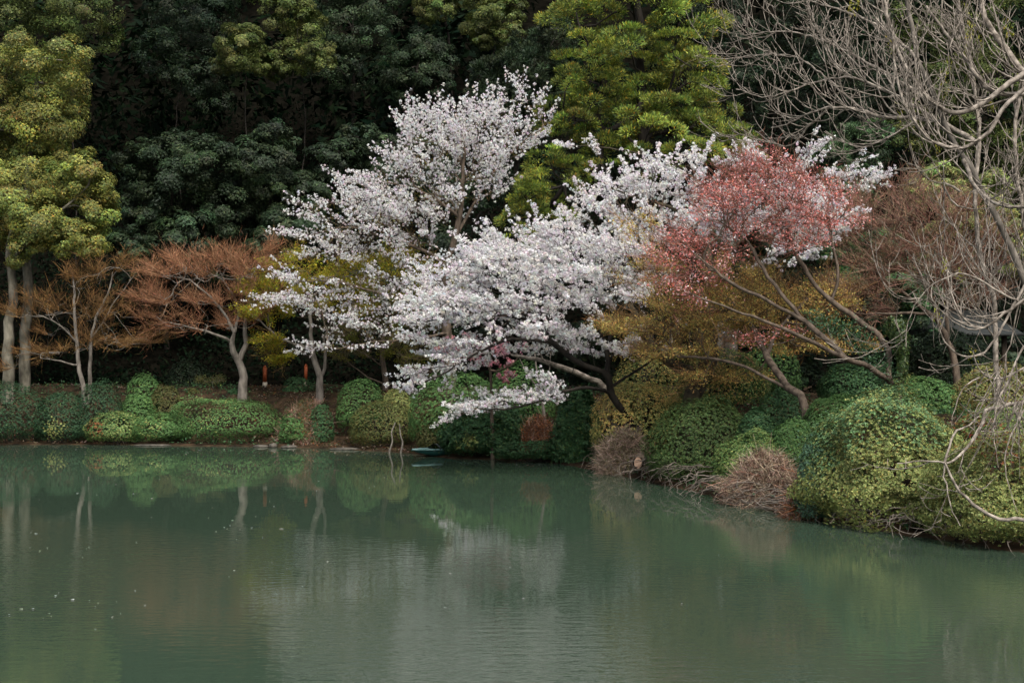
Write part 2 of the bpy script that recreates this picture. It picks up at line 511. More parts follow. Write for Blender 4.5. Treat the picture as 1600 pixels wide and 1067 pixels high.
def leafy_tree(name, label, cat, base, lobes, n, L, W, pal, seed, bark=M_BARK_DARK, r0=.2, mains=None, group=None, mat=M_LEAF, crown="crown", blade=False, **kw):
    r = RS(seed)
    t = thing(name, label, cat, base, group)
    lobes = np.asarray(lobes)
    cx = lobes[:, :3].mean(0)
    if mains is None:
        top = cx + np.array([0, 0, lobes[:, 5].mean() * .6])
        mid = (base + top) / 2 + np.array([r.normal(0, .3), r.normal(0, .3), 0])
        mains = [([base - np.array([0, 0, .15]), mid, top], r0, r0 * .35)]
    s = grow(mains, np.vstack([lobes[:, :3]]), r, step=.5, tip=.03 if r0 > .05 else .010, jit=.05)
    V, Q, _ = skel_tubes(s, only='main').data()
    link_mesh("trunk", V, Q, bark, t, smooth_=True)
    g = skel_tubes(s, only='rest')
    if g.n:
        V, Q, _ = g.data(); link_mesh("branches", V, Q, bark, t, smooth_=True)
    V, Q, C = lobe_leaves(lobes, n, L, W, pal, r, blade=blade, **kw)
    link_mesh(crown, V, Q, mat, t, tint=C)
    return t

BG = "dark evergreens on the wooded hillside"
def bgt(name, label, basepx, D, spec, n, pal, seed, L=.088, W=.066, group=BG, mat=M_LEAF, **kw):
    r = RS(seed + 1000)
    a = np.array([q[:3] for q in spec], float)
    skirt = []
    for q in range(max(3, len(spec) * 2 // 3) if D < 53 or basepx > 1000 else 0):          # lower boughs that hide the trunk
        c = a[r.integers(0, len(a))]
        skirt.append((c[0] + r.normal(0, 14), a[:, 1].max() + r.uniform(5, 75 if D < 53 or basepx > 1000 else 25), c[2] * r.uniform(.7, 1.05)))
    big = 1.22 if D > 53 and basepx < 1000 else 1.0
    lobes = px_lobes([(q[0], q[1], q[2] * big, (q[3] if len(q) > 3 else q[2] * .9) * big) for q in spec], D, r, dj=1.0)
    if skirt: lobes = np.vstack([lobes, px_lobes(skirt, D + 1.2, r, dj=1.5)])
    n = int(n * (2.1 if skirt else 1.9))
    leafy_tree(name, label, "tree", base_on_ground(basepx, D + 1.5), lobes, n, L, W, pal, seed, r0=.035 if D > 53 and "slender" not in label else .09, group=group, mat=mat, **kw)

# left edge camphor trees
r = RS(1)
b1 = base_on_ground(38, 44.5)
leafy_tree("broadleaf_tree", "tall yellow green broadleaf tree on the right one of two pale trunks at left", "tree", b1,
           px_lobes([(a, b, c * 1.2) for a, b, c in [(60, 130, 48), (15, 115, 45), (98, 95, 36), (98, 150, 36), (62, 195, 44), (15, 205, 40), (82, 232, 30), (-30, 160, 50), (105, 190, 26), (40, 85, 34), (-20, 250, 40), (50, 240, 34)]], 45.5, r),
           72000, .078, .058, CAMPHOR, 11, bark=M_BARK_PALE, mains=[([b1 - np.array([0, 0, .1]), P(40, 520, 44.5), P(44, 440, 44.7), P(42, 330, 45), P(50, 200, 45.3), P(60, 110, 45.5)], .185, .06)], r0=.22, subs=22, sub_r=.40, zbias=.1)
b2 = base_on_ground(12, 43.8)
leafy_tree("broadleaf_tree", "lower yellow green broadleaf tree at the left edge with mossy trunk nearest the frame side", "tree", b2,
           px_lobes([(a, b, c * 1.15) for a, b, c in [(30, 300, 50), (88, 295, 42), (138, 290, 40), (152, 330, 34), (60, 345, 45), (105, 365, 36), (40, 385, 34), (140, 378, 30), (5, 340, 44), (125, 258, 28), (-30, 300, 50), (60, 262, 32)]], 44, r),
           74000, .078, .058, CAMPHOR, 12, bark=M_BARK_PALE, mains=[([b2 - np.array([0, 0, .1]), P(13, 530, 43.8), P(20, 450, 43.9), P(15, 380, 44), P(35, 320, 44)], .2, .08)], subs=22, sub_r=.40, zbias=.1)

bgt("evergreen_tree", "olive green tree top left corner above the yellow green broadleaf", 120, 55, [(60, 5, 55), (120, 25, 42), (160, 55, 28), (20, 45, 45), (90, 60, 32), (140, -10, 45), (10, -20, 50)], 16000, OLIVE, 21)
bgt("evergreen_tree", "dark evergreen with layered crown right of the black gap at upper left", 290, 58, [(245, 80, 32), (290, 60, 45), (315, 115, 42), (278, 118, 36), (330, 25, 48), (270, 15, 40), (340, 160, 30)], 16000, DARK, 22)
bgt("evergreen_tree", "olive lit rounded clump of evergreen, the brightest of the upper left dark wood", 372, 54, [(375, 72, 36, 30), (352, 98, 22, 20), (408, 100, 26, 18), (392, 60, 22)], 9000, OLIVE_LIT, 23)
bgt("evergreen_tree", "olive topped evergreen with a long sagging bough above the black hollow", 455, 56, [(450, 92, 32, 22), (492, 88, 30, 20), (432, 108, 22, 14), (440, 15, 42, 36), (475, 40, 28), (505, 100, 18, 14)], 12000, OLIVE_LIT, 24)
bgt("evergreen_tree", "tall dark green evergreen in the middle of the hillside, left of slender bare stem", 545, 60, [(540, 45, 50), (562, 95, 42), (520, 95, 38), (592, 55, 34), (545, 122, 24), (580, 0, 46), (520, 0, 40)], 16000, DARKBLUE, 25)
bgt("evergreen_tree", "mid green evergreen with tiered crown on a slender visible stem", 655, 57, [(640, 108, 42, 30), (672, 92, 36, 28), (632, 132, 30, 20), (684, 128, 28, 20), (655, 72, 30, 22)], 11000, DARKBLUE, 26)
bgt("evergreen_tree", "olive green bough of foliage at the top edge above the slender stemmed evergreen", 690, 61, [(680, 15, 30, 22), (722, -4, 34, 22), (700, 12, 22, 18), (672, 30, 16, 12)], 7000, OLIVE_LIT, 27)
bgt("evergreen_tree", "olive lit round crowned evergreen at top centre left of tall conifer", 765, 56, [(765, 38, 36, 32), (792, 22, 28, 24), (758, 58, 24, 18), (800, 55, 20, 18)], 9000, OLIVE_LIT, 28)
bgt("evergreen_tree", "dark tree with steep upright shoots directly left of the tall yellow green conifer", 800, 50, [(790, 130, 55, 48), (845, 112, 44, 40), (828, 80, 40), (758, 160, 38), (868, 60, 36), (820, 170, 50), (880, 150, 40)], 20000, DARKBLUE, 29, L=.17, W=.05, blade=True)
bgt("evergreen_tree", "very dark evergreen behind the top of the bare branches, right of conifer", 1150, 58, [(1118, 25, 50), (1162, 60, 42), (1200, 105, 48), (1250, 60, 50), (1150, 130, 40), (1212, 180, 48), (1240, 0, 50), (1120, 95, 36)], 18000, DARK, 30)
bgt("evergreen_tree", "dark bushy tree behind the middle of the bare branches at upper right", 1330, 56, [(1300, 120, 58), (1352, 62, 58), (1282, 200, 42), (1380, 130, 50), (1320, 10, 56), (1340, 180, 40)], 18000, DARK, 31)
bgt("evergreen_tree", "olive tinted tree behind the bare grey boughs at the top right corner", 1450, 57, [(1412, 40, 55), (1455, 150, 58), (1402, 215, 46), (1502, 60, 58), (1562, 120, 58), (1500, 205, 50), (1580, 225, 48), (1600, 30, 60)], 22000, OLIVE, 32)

MASS = "broad dark shrubby trees at the foot of the hill"
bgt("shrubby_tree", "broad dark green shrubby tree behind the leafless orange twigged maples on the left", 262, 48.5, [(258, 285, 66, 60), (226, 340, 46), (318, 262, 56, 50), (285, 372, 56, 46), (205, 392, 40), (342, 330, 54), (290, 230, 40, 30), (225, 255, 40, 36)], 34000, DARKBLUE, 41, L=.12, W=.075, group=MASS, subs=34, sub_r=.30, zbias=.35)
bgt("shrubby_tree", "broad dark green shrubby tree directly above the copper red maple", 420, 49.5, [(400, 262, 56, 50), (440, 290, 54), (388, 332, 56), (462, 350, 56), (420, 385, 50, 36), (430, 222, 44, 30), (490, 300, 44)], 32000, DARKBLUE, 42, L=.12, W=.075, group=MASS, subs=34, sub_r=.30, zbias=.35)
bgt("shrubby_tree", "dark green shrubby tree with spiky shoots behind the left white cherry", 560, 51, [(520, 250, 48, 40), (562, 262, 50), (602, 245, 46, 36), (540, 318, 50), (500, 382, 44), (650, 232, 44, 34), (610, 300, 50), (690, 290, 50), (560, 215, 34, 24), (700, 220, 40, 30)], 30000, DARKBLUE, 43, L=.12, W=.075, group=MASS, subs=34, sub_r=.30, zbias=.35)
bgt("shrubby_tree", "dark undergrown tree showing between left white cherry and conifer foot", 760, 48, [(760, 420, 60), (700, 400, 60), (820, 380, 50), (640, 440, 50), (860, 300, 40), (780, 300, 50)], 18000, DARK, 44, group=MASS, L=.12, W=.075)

# the tall conifer
r = RS(5)
con = [(990, 10, 85, 45), (930, 40, 50, 34), (1060, 40, 46, 34), (920, 78, 46, 26), (980, 70, 50, 32), (1050, 85, 52, 32), (905, 110, 42, 26), (945, 100, 44, 26), (1080, 105, 44, 28), (1000, 118, 50, 28),
       (1050, 90, 34, 20), (890, 130, 34, 22), (940, 140, 44, 26), (1010, 150, 50, 30), (1060, 140, 50, 28), (1105, 135, 32, 22), (880, 170, 34, 22), (925, 165, 42, 26), (985, 185, 50, 30), (1045, 175, 48, 28),
       (1100, 170, 40, 26), (895, 195, 44, 22), (950, 205, 48, 26), (1010, 215, 50, 28), (1070, 205, 48, 26), (1125, 200, 40, 28), (1150, 220, 34, 28), (880, 225, 44, 24), (940, 240, 50, 26), (1080, 240, 50, 24),
       (1130, 240, 42, 22), (860, 255, 46, 26), (850, 290, 40, 30), (890, 280, 46, 28), (830, 310, 34, 26), (950, 270, 40, 20), (1165, 245, 26, 18), (1010, 250, 44, 22), (900, 20, 40, 30), (1085, 10, 40, 30), (830, 340, 36, 24), (860, 330, 40, 26), (820, 370, 30, 20), (885, 310, 40, 24)]
bc = base_on_ground(1010, 44.5)
lob = np.vstack([px_lobes([(a, b, c * 1.0, d * 1.05) for a, b, c, d in con], 43.5, r, dj=.8), px_lobes([(a, b + 12, c * 1.3, d * 1.5) for a, b, c, d in con[::2]], 45.0, r, dj=.8)])
leafy_tree("conifer_tree", "tall feathery yellow green conifer rising behind the cherry blossom", "tree", bc, lob, 125000, .12, .036, CONIFER, 51, bark=M_BARK_DARK,
           mains=[([bc - np.array([0, 0, .2]), P(1008, 350, 44.6), P(1002, 150, 44.7), P(995, -60, 44.8)], .3, .08)], subs=7, sub_r=.52, blade=True, out=.9, zsq=.62, zbias=.7, clump_jit=.3)

bgt("pine_tree", "soft dark green pine tuft below the bare branches, right of white blossom end", 1332, 42, [(1330, 222, 44, 26), (1300, 242, 34, 24), (1362, 214, 34, 22), (1342, 258, 36, 24), (1310, 280, 30, 20)], 16000, BRIGHT[:1] + DARKBLUE, 61, L=.16, W=.03, blade=True, group=None)
bgt("small_tree", "yellow green leafy tree glimpsed through the bare boughs at right", 1465, 40, [(1462, 278, 36, 26), (1492, 310, 34, 30), (1438, 302, 26, 24), (1545, 300, 40, 34), (1500, 345, 40, 30), (1580, 350, 40, 36)], 14000, YGREEN, 62, L=.11, W=.05, group=None)
bgt("small_tree", "dark green leafy clump above the end of the pink red maple", 1315, 37.5, [(1312, 302, 40, 20), (1290, 318, 28, 16), (1345, 310, 26, 16), (1330, 345, 30, 20)], 9000, AZDARK, 63, L=.12, W=.05, group=None, blade=True)
bgt("small_tree", "dark green shrubby tree behind brown twigs at right, above the ivy trunk", 1340, 38, [(1340, 425, 54, 30), (1300, 445, 44, 26), (1400, 440, 50, 30), (1440, 400, 44, 30), (1270, 400, 40, 30), (1380, 380, 40, 28)], 16000, AZDARK, 64, L=.12, W=.05, group=None)
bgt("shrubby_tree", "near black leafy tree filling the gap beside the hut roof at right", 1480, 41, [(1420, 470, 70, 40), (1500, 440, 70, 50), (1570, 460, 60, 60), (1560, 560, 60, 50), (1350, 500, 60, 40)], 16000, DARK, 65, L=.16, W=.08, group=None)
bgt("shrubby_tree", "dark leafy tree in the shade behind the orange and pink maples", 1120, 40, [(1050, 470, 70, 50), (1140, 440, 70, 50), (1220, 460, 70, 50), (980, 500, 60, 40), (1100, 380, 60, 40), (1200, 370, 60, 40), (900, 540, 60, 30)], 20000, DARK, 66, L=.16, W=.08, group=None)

# far-off canopy high on the hill: reads as one mass
r = RS(70)
lob = []
for i in range(260):
    y = 60 + 65 * r.uniform(0, 1) ** 1.5; x = r.uniform(-.55, .55) * y
    s = r.uniform(1.8, 3.6)
    lob.append([x, y, ground_at(x, y) + r.uniform(1, 8), s, s, s * .85])
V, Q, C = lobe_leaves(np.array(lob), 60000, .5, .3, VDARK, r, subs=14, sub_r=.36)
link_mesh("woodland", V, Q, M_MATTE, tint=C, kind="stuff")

# unseen woodland added behind and beside the viewer to block low sky light
lob = []
for i in range(150):
    if i < 80: x, y = r.uniform(-75, 55), r.uniform(-50, -16)
    elif i < 120: x, y = r.uniform(18, 50), r.uniform(-16, 30)
    else: x, y = r.uniform(-85, -52), r.uniform(-16, 45)
    q = r.uniform(2.5, 4.5); lob.append([x, y, r.uniform(3, 17), q, q, q])
V, Q, C = lobe_leaves(np.array(lob), 26000, 1.3, .8, DARK, r, subs=10, sub_r=.5)
link_mesh("woodland", V, Q, M_MATTE, tint=C, kind="stuff")

# undergrowth on the lower hill
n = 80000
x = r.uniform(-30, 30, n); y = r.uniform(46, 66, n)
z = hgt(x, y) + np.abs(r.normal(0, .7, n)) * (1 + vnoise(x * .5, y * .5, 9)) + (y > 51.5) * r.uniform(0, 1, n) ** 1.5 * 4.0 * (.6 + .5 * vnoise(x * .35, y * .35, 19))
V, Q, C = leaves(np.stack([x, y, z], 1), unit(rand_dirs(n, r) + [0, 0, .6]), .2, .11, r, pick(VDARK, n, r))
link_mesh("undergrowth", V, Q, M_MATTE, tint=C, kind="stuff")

# ground cover and litter behind the water's edge
n = 110000
x = r.uniform(-22, 13, n); y = r.uniform(18, 48, n)
d = pond_sdf(x, y); keep = (d > .1) & (d < 5); x, y, d = x[keep], y[keep], d[keep]; n = len(x)
patch = vnoise(x * .7, y * .7, 12)
z = hgt(x, y) + r.uniform(0, .06, n) + (patch > -.25) * np.abs(r.normal(0, .10, n))
C = np.where((patch > -.25)[:, None], pick(AZDARK, n, r), pick(RUST + DRYTW + OLBROWN, n, r) * .6)
V, Q, C = leaves(np.stack([x, y, z], 1), unit(rand_dirs(n, r) * .8 + [0, 0, .8]), .08, .05, r, C)
link_mesh("ground_cover", V, Q, M_LEAF, tint=C, kind="stuff")

# ------------------------------------------------------------------ shrubs on the bank
def shrub(label, x0, x1, yt, yb, D, pal, n, seed, L=.052, W=.034, e=2.2, group="clipped shrubs along the pond bank", lump=.07, lumps=30, ry=None, mat=M_LEAF, name="shrub", up=.15, extra=None, low=None, per=7):
    """a mounded shrub: a lumpy dome covered in small whorls of leaves"""
    clip = lump <= .12                        # regularly clipped: tight surface, few stray shoots
    r = RS(seed)
    s = D / F
    rx = (x1 - x0) / 2 * s; cx = ((x0 + x1) / 2 - 800) * s
    ry = min(rx * .9, 1.3) if ry is None else ry
    gz = ground_at(cx, D)
    zt = P(0, yt, D)[2]; zb = P(0, yb, max(D - .7 * ry, 5))[2]
    zb = max(min(zb, gz + .05), .0)
    edge = bD((x0 + x1) / 2) > D - ry - .5
    if low is False: edge = False
    if edge: zb = .08
    zc = zb + .34 * (zt - zb)
    t = thing(name, label, "shrub", (cx, D, max(gz, .0)), group)
    if D < 29 and L < .06: L, W, n = L * .76, W * .76, int(n * 1.45)
    elif L < .06: L, W = L * .88, W * .88
    L, W = L * r.uniform(.88, 1.15), W * r.uniform(.85, 1.15)
    n = int(n * 1.75)
    if clip: L, W, n = L * .82, W * .85, int(n * 1.12)
    k = max(60, n // per)
    u = unit(rand_dirs(int(k * 1.15), r) + np.array([0, -.12, up])); u = u[u[:, 2] > -.8]; k = len(u)
    f = (np.abs(u) ** e).sum(1) ** (-1 / e)
    ld = unit(rand_dirs(lumps, r) + np.array([0, -.3, .3])); la = r.uniform(-.8, 1.3, lumps) * lump; ls = r.uniform(.10, .30, lumps)
    for q in range(lumps):
        f = f * (1 + la[q] * np.exp(-((u - ld[q]) ** 2).sum(1) / ls[q] ** 2))
    fine = vnoise(u[:, 0] * rx * 4.5 + seed, (u[:, 2] * rx + u[:, 1] * ry) * 4.5, seed) + .6 * vnoise(u[:, 0] * rx * 10 + seed, (u[:, 2] * rx - u[:, 1] * ry) * 10, seed + 3)
    f = f * (1 + (.045 if clip else .075) * fine * min(1, .6 / rx) / .8) * (1 - np.abs(r.normal(0, .07, k))) + (r.uniform(0, 1, k) > .93) * r.uniform(.0, .07 if clip else .17, k) / max(rx, .4)
    thin = (fine > -.75) | (r.uniform(0, 1, k) < (.9 if clip else .35)); u, f, k = u[thin], f[thin], int(thin.sum())
    lowz = u[:, 2] < 0
    wide = np.where(lowz, 1 / np.maximum(np.sqrt(1 - u[:, 2] ** 2), .5) ** .7, 1.0)
    rz = np.where(lowz, (zc - zb) * 1.05, zt - zc)
    c = np.stack([cx + u[:, 0] * f * wide * rx, D + u[:, 1] * f * wide * ry, zc + u[:, 2] * f * rz], 1)
    c[:, 2] = np.maximum(c[:, 2], .04)
    nr = unit(np.stack([u[:, 0] / rx, u[:, 1] / ry, u[:, 2] / np.maximum(rz, .1)], 1) * min(rx, ry) + np.array([0, 0, .35]) + (.2 if clip else .35) * rand_dirs(k, r))
    tone = np.exp(.16 * vnoise(c[:, 0] * 2.3 + seed, c[:, 2] * 2.3 + c[:, 1] * 1.7, seed) + r.normal(0, .16, k))
    ki = np.repeat(np.arange(k), per); m = len(ki)
    C = pick(pal, m, r, .16) * tone[ki][:, None]
    if extra:                                 # (px, py, radius px, palette, share): foliage of another colour growing in one place
        for (ex, ey, er, ep, sh) in extra:
            q = P(ex, ey, D - ry * .6)
            kk = (np.hypot(c[:, 0] - q[0], c[:, 2] - q[2]) < er * s * r.uniform(.6, 1.2, k)) & (r.uniform(0, 1, k) < sh)
            sel = kk[ki]
            C[sel] = pick(ep, int(sel.sum()), r, .18) * tone[ki][sel][:, None]
    rad = unit(np.cross(nr[ki], rand_dirs(m, r)))
    al = unit(rad * .9 + nr[ki] * r.uniform(.1, .45 if clip else .75, (m, 1)))
    Pc = c[ki] + al * L * .5
    Nl = unit(nr[ki] - rad * .4 + .3 * rand_dirs(m, r))
    V, Q, C = leaves(Pc, Nl, L, W, r, C, along=al)
    link_mesh("foliage", V, Q, mat, t, tint=C)
    # dark woody interior: stems fanning out from the base
    g = Geo()
    for q in range(26):
        a = unit(rand_dirs(1, r)[0] + np.array([0, -.2, .5])); a[2] = abs(a[2])
        p0 = np.array([cx + r.normal(0, rx * .3), D + r.normal(0, ry * .25), min(gz, zb) - .05])
        p2 = np.array([cx, D, zc]) + a * np.array([rx, ry, zt - zc]) * .8
        pp = spline([p0, (p0 + p2) / 2 + r.normal(0, .08, 3), p2], .25)
        g.tube(pp, np.linspace(.018, .006, len(pp)), 4)
    V, Q, _ = g.data(); link_mesh("twigs", V, Q, M_BARK_DARK, t)
    return t

def dry_shrub(label, x0, x1, yt, yb, D, pal, n, seed, ry=None, leafpal=None, nl=0, L=.28, w=.012, group="dry bare bushes on the pond bank"):
    r = RS(seed); s = D / F
    rx = (x1 - x0) / 2 * s; cx = ((x0 + x1) / 2 - 800) * s; ry = min(rx * .8, 1.0) if ry is None else ry
    gz = ground_at(cx, D); zt = P(0, yt, D)[2]; zb = max(min(P(0, yb, D - .6 * ry)[2], gz), -.02)
    t = thing("dry_bush", label, "bush", (cx, D, max(gz, 0)), group)
    c = np.array([cx, D, zb]); R3 = np.array([rx, ry, zt - zb])
    u = unit(rand_dirs(n, r) + np.array([0, -.15, .35])); u[:, 2] = np.abs(u[:, 2]) - .05
    f = r.uniform(.3, 1, n) ** .6 * (1 + .12 * vnoise(u[:, 0] * 3 + seed, u[:, 2] * 3, seed))
    Pc = c + u * R3 * f[:, None]; Pc[:, 2] = np.maximum(Pc[:, 2], .02)
    d = unit(u * .6 + np.array([0, 0, -.1]) + .75 * rand_dirs(n, r))
    V, Q, C = blades(Pc - d * L / 2, d, L * np.exp(r.normal(0, .3, n)), w, r, pick(pal, n, r))
    link_mesh("twigs", V, Q, M_TWIG, t, tint=C)
    g = Geo()
    for q in range(40):
        a = unit(rand_dirs(1, r)[0] + np.array([0, -.3, .35])); a[2] = abs(a[2])
        p0 = c + np.array([r.normal(0, rx * .25), r.normal(0, ry * .2), -.05]); p2 = c + a * R3 * r.uniform(.7, 1.02)
        pp = spline([p0, (p0 + p2) / 2 + r.normal(0, .1, 3), p2], .15)
        g.tube(pp, np.linspace(.014, .004, len(pp)), 4)
    V, Q, _ = g.data(); link_mesh("branches", V, Q, M_ROOT, t)
    if nl:
        u = unit(rand_dirs(nl, r) + np.array([0, -.1, .4])); u[:, 2] = np.abs(u[:, 2])
        Pc = c + u * R3 * r.uniform(.55, 1, (nl, 1)) ** .5
        V, Q, C = leaves(Pc, unit(u + .6 * rand_dirs(nl, r)), .06, .03, r, pick(leafpal, nl, r))
        link_mesh("foliage", V, Q, M_LEAF, t, tint=C)
    return t

G1 = "clipped shrubs along the far left bank"
G2 = "clipped shrubs along the middle of the bank"
G3 = "shrubs along the near right bank"
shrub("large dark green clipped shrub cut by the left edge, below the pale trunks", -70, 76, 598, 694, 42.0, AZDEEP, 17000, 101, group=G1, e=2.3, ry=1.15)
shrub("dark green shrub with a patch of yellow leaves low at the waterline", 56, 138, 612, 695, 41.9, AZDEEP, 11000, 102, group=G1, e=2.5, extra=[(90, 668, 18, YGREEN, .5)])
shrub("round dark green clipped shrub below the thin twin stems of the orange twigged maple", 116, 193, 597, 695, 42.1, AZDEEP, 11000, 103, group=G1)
shrub("small round green dome, topmost of four little domes behind the long hedge's left end", 198, 252, 583, 650, 43.5, AZALEA, 6000, 104, group=G1)
shrub("low flattened green dome directly below the topmost little round dome", 187, 246, 616, 668, 42.9, AZALEA, 5500, 105, group=G1)
shrub("little brownish green dome at the right of the four small domes", 234, 285, 601, 664, 43.1, OLBROWN, 5500, 106, group=G1)
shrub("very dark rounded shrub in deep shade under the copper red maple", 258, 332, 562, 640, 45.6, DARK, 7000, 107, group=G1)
shrub("yellow green shrub with an orange tinged left end at the waterline", 136, 224, 642, 695, 41.7, YGREEN + AZALEA + AZALEA, 8500, 108, group=G1, extra=[(150, 668, 16, RUST, .45)])
shrub("low left half of the bright green clipped hedge, beside the yellow green shrub", 208, 300, 644, 695, 41.9, AZALEA, 11000, 109, group=G1, lump=.12, lumps=50, ry=.9, extra=[(240, 670, 20, YGREEN, .2)])
shrub("long tall right half of the bright green clipped hedge below the copper red maple", 262, 438, 622, 695, 41.95, AZALEA, 24000, 142, group=G1, e=2.5, ry=1.0, lump=.12, lumps=70, extra=[(330, 640, 40, YGREEN, .12)])
dry_shrub("thin brown bush with scattered leaves on the slope right of long green hedge", 432, 525, 622, 698, 41.2, DRYRED, 9000, 110, leafpal=OLBROWN + RUST + AZDARK, nl=9000)
shrub("small upright dark green shrub standing in the brown dry growth", 482, 522, 630, 694, 40.9, AZDARK, 5000, 111, group=G2)
shrub("bright green rounded shrub right of the forked pale maple stem", 525, 602, 590, 668, 41.2, AZALEA, 9500, 112, group=G2)
shrub("olive yellow rounded bush overhanging the water beside two thin bare stems", 545, 652, 626, 707, 39.9, [(4, (.085, .10, .03)), (2, (.06, .085, .03)), (1, (.15, .10, .03))], 14000, 113, group=G2)
shrub("yellow green shrub half hidden between bright rounded shrub and hanging blossom tip", 594, 645, 608, 670, 41.3, YGREEN, 6000, 114, group=G2)
shrub("wide green shrub behind the hanging tip of white blossom", 638, 795, 582, 695, 38.6, AZALEA, 20000, 115, group=G2, ry=1.3, lump=.12)
shrub("small olive brown clipped shrub standing above the teal boat", 652, 708, 638, 706, 37.9, OLBROWN, 7500, 116, group=G2)
shrub("large leafy dark green bush overhanging the water right of the teal boat", 690, 832, 630, 718, 37.1, AZDARK, 17000, 117, group=G2, lump=.16, L=.075, W=.042, extra=[(730, 690, 16, YGREEN, .4)])
shrub("tall dark green bush left of the leaning cherry trunk", 866, 938, 612, 730, 35.1, AZDARK, 10000, 118, group=G2, lump=.15, L=.08, W=.04)
shrub("orange and yellow leaved azalea around the foot of the leaning cherry", 922, 1078, 598, 680, 33.7, ORANGE[:1] + ORANGE[3:] + ORANGE[3:] + YGREEN, 15000, 119, group=G2, L=.05, W=.025, extra=[(955, 640, 34, ORANGE, .8), (1030, 612, 30, ORANGE, .6)])
shrub("big rounded olive green shrub below the dark mossy trunk", 1012, 1180, 622, 758, 30.2, [(5, (.045, .085, .026)), (3, (.06, .10, .03)), (1, (.09, .10, .03))], 24000, 120, group=G3, lump=.12)
dry_shrub("grey brown twiggy dry bush at the water beside pale cut log end", 930, 1022, 668, 752, 32.4, DRYTW, 7000, 121, leafpal=OLBROWN, nl=1500)
shrub("yellow green spreading shrub above the reddish dry bush", 1116, 1242, 680, 772, 27.6, YGREEN[:1] + AZALEA + [(2, (.075, .12, .03))], 15000, 122, group=G3, lump=.12)
dry_shrub("reddish brown dry tangled bush leaning over grey roots at the waterline", 1124, 1260, 706, 806, 26.3, DRYTW + DRYRED[1:2], 11000, 123)
dry_shrub("orange brown dry growth between the blue green tuft and the waterline", 1225, 1330, 735, 822, 24.3, DRYRED + RUST, 7000, 124, leafpal=OLBROWN, nl=1500)
shrub("small blue green tuft of fine leaves left of the biggest shrub", 1246, 1314, 690, 762, 24.0, BLUEG, 7000, 125, group=G3, L=.05, W=.02, lump=.2, low=False)
shrub("biggest shrub on the near bank, broad yellow green and deeply lumpy", 1258, 1504, 636, 832, 24.0, YGREEN, 52000, 126, group=G3, ry=1.5, lump=.15, lumps=110, extra=[(1265, 680, 60, BRIGHT, .75), (1430, 640, 60, BRIGHT, .6), (1340, 640, 50, BRIGHT, .5)])
shrub("smooth green dome shrub below the base of the slanting pale maple trunk", 1255, 1370, 618, 692, 28.6, AZALEA, 15000, 127, group=G3, lump=.05)
shrub("low mid green shrub at the foot of the ivy covered trunk", 1372, 1505, 590, 668, 29.2, AZALEA, 15000, 128, group=G3)
shrub("yellow green shrub at the right edge behind the lowest drooping bough", 1445, 1690, 690, 858, 21.5, YGREEN, 34000, 129, group=G3, ry=1.35, lump=.2, lumps=90, extra=[(1560, 700, 40, RUST, .25)])
shrub("dark green shrub in shade left of the smooth green dome", 1182, 1262, 608, 700, 30, AZDARK, 9000, 130, group=G3)
shrub("dark green shrub behind the slanting trunks, under the orange maple's end", 1278, 1398, 566, 632, 32.5, AZDARK, 12000, 131, group=G3)
shrub("yellow green shrub behind the grey stems of the bare tree", 1478, 1650, 572, 668, 28.8, YGREEN + RUST[:1], 17000, 132, group=G3, lump=.12)
shrub("mixed green shrub between dark mossy trunk and slanting pale trunk", 1062, 1205, 548, 650, 34.6, AZALEA + ORANGE[1:2], 14000, 133, group=G3, lump=.12, extra=[(1110, 600, 40, ORANGE, .4)])
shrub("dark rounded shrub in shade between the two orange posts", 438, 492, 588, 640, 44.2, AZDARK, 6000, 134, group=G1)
shrub("low olive shrub at the right end of the long hedge, under the orange post", 410, 446, 614, 645, 43.8, OLBROWN, 4000, 135, group=G1)
shrub("dark glossy leaved bush below the grey hut roof", 1408, 1548, 516, 612, 34.5, DARK, 12000, 136, group=G3, L=.09, W=.04, lump=.14)
shrub("green shrub with a few red leaves behind the drooping bare twigs", 1496, 1640, 636, 712, 24.6, AZALEA + YGREEN, 14000, 137, group=G3, extra=[(1530, 680, 36, [(1, (.22, .04, .03)), (1, (.2, .1, .03))], .35)])
shrub("shaded green shrub behind the pink blossoms, under the white cherry", 760, 872, 572, 665, 38.2, AZALEA, 12000, 138, group=G2, lump=.12)
shrub("small bright green shrub patch behind the orange maple's trunk", 1160, 1250, 535, 605, 36.2, AZALEA, 7000, 139, group=G3)
shrub("dark green rounded shrub between the big olive green one and the yellow green spreading one", 1150, 1215, 640, 735, 28.6, AZDARK, 9000, 143, group=G3)
shrub("small green shrub on the bare slope just left of the smooth green dome", 1205, 1275, 655, 730, 27.4, AZALEA, 9000, 144, group=G3)
shrub("green and orange shrub behind the leaning cherry trunk, under the white spray", 950, 1070, 560, 640, 35.2, AZALEA + ORANGE[:2], 12000, 145, group=G2, lump=.12)
shrub("low green plant clump at the waterline between pale stones and the long hedge", 436, 484, 648, 697, 40.9, AZALEA, 5000, 146, group=G2, lump=.2)
shrub("tiny dark mound in the shade directly left of the copper maple's trunk", 350, 384, 608, 645, 43.9, AZDARK, 3500, 147, group=G1)
shrub("tiny brownish mound left of the small pruned shrub, behind the long hedge", 286, 318, 606, 645, 44, OLBROWN, 3500, 148, group=G1)
dry_shrub("rust brown low bush on bare earth under the hanging white blossom", 808, 876, 645, 724, 36.3, RUST + DRYRED, 2500, 140, leafpal=RUST, nl=2500)
shrub("low dark plant fringe at the waterline below the rust brown bush", 770, 930, 690, 727, 35.6, AZDARK, 8000, 141, group=G2, ry=.5, lump=.15)

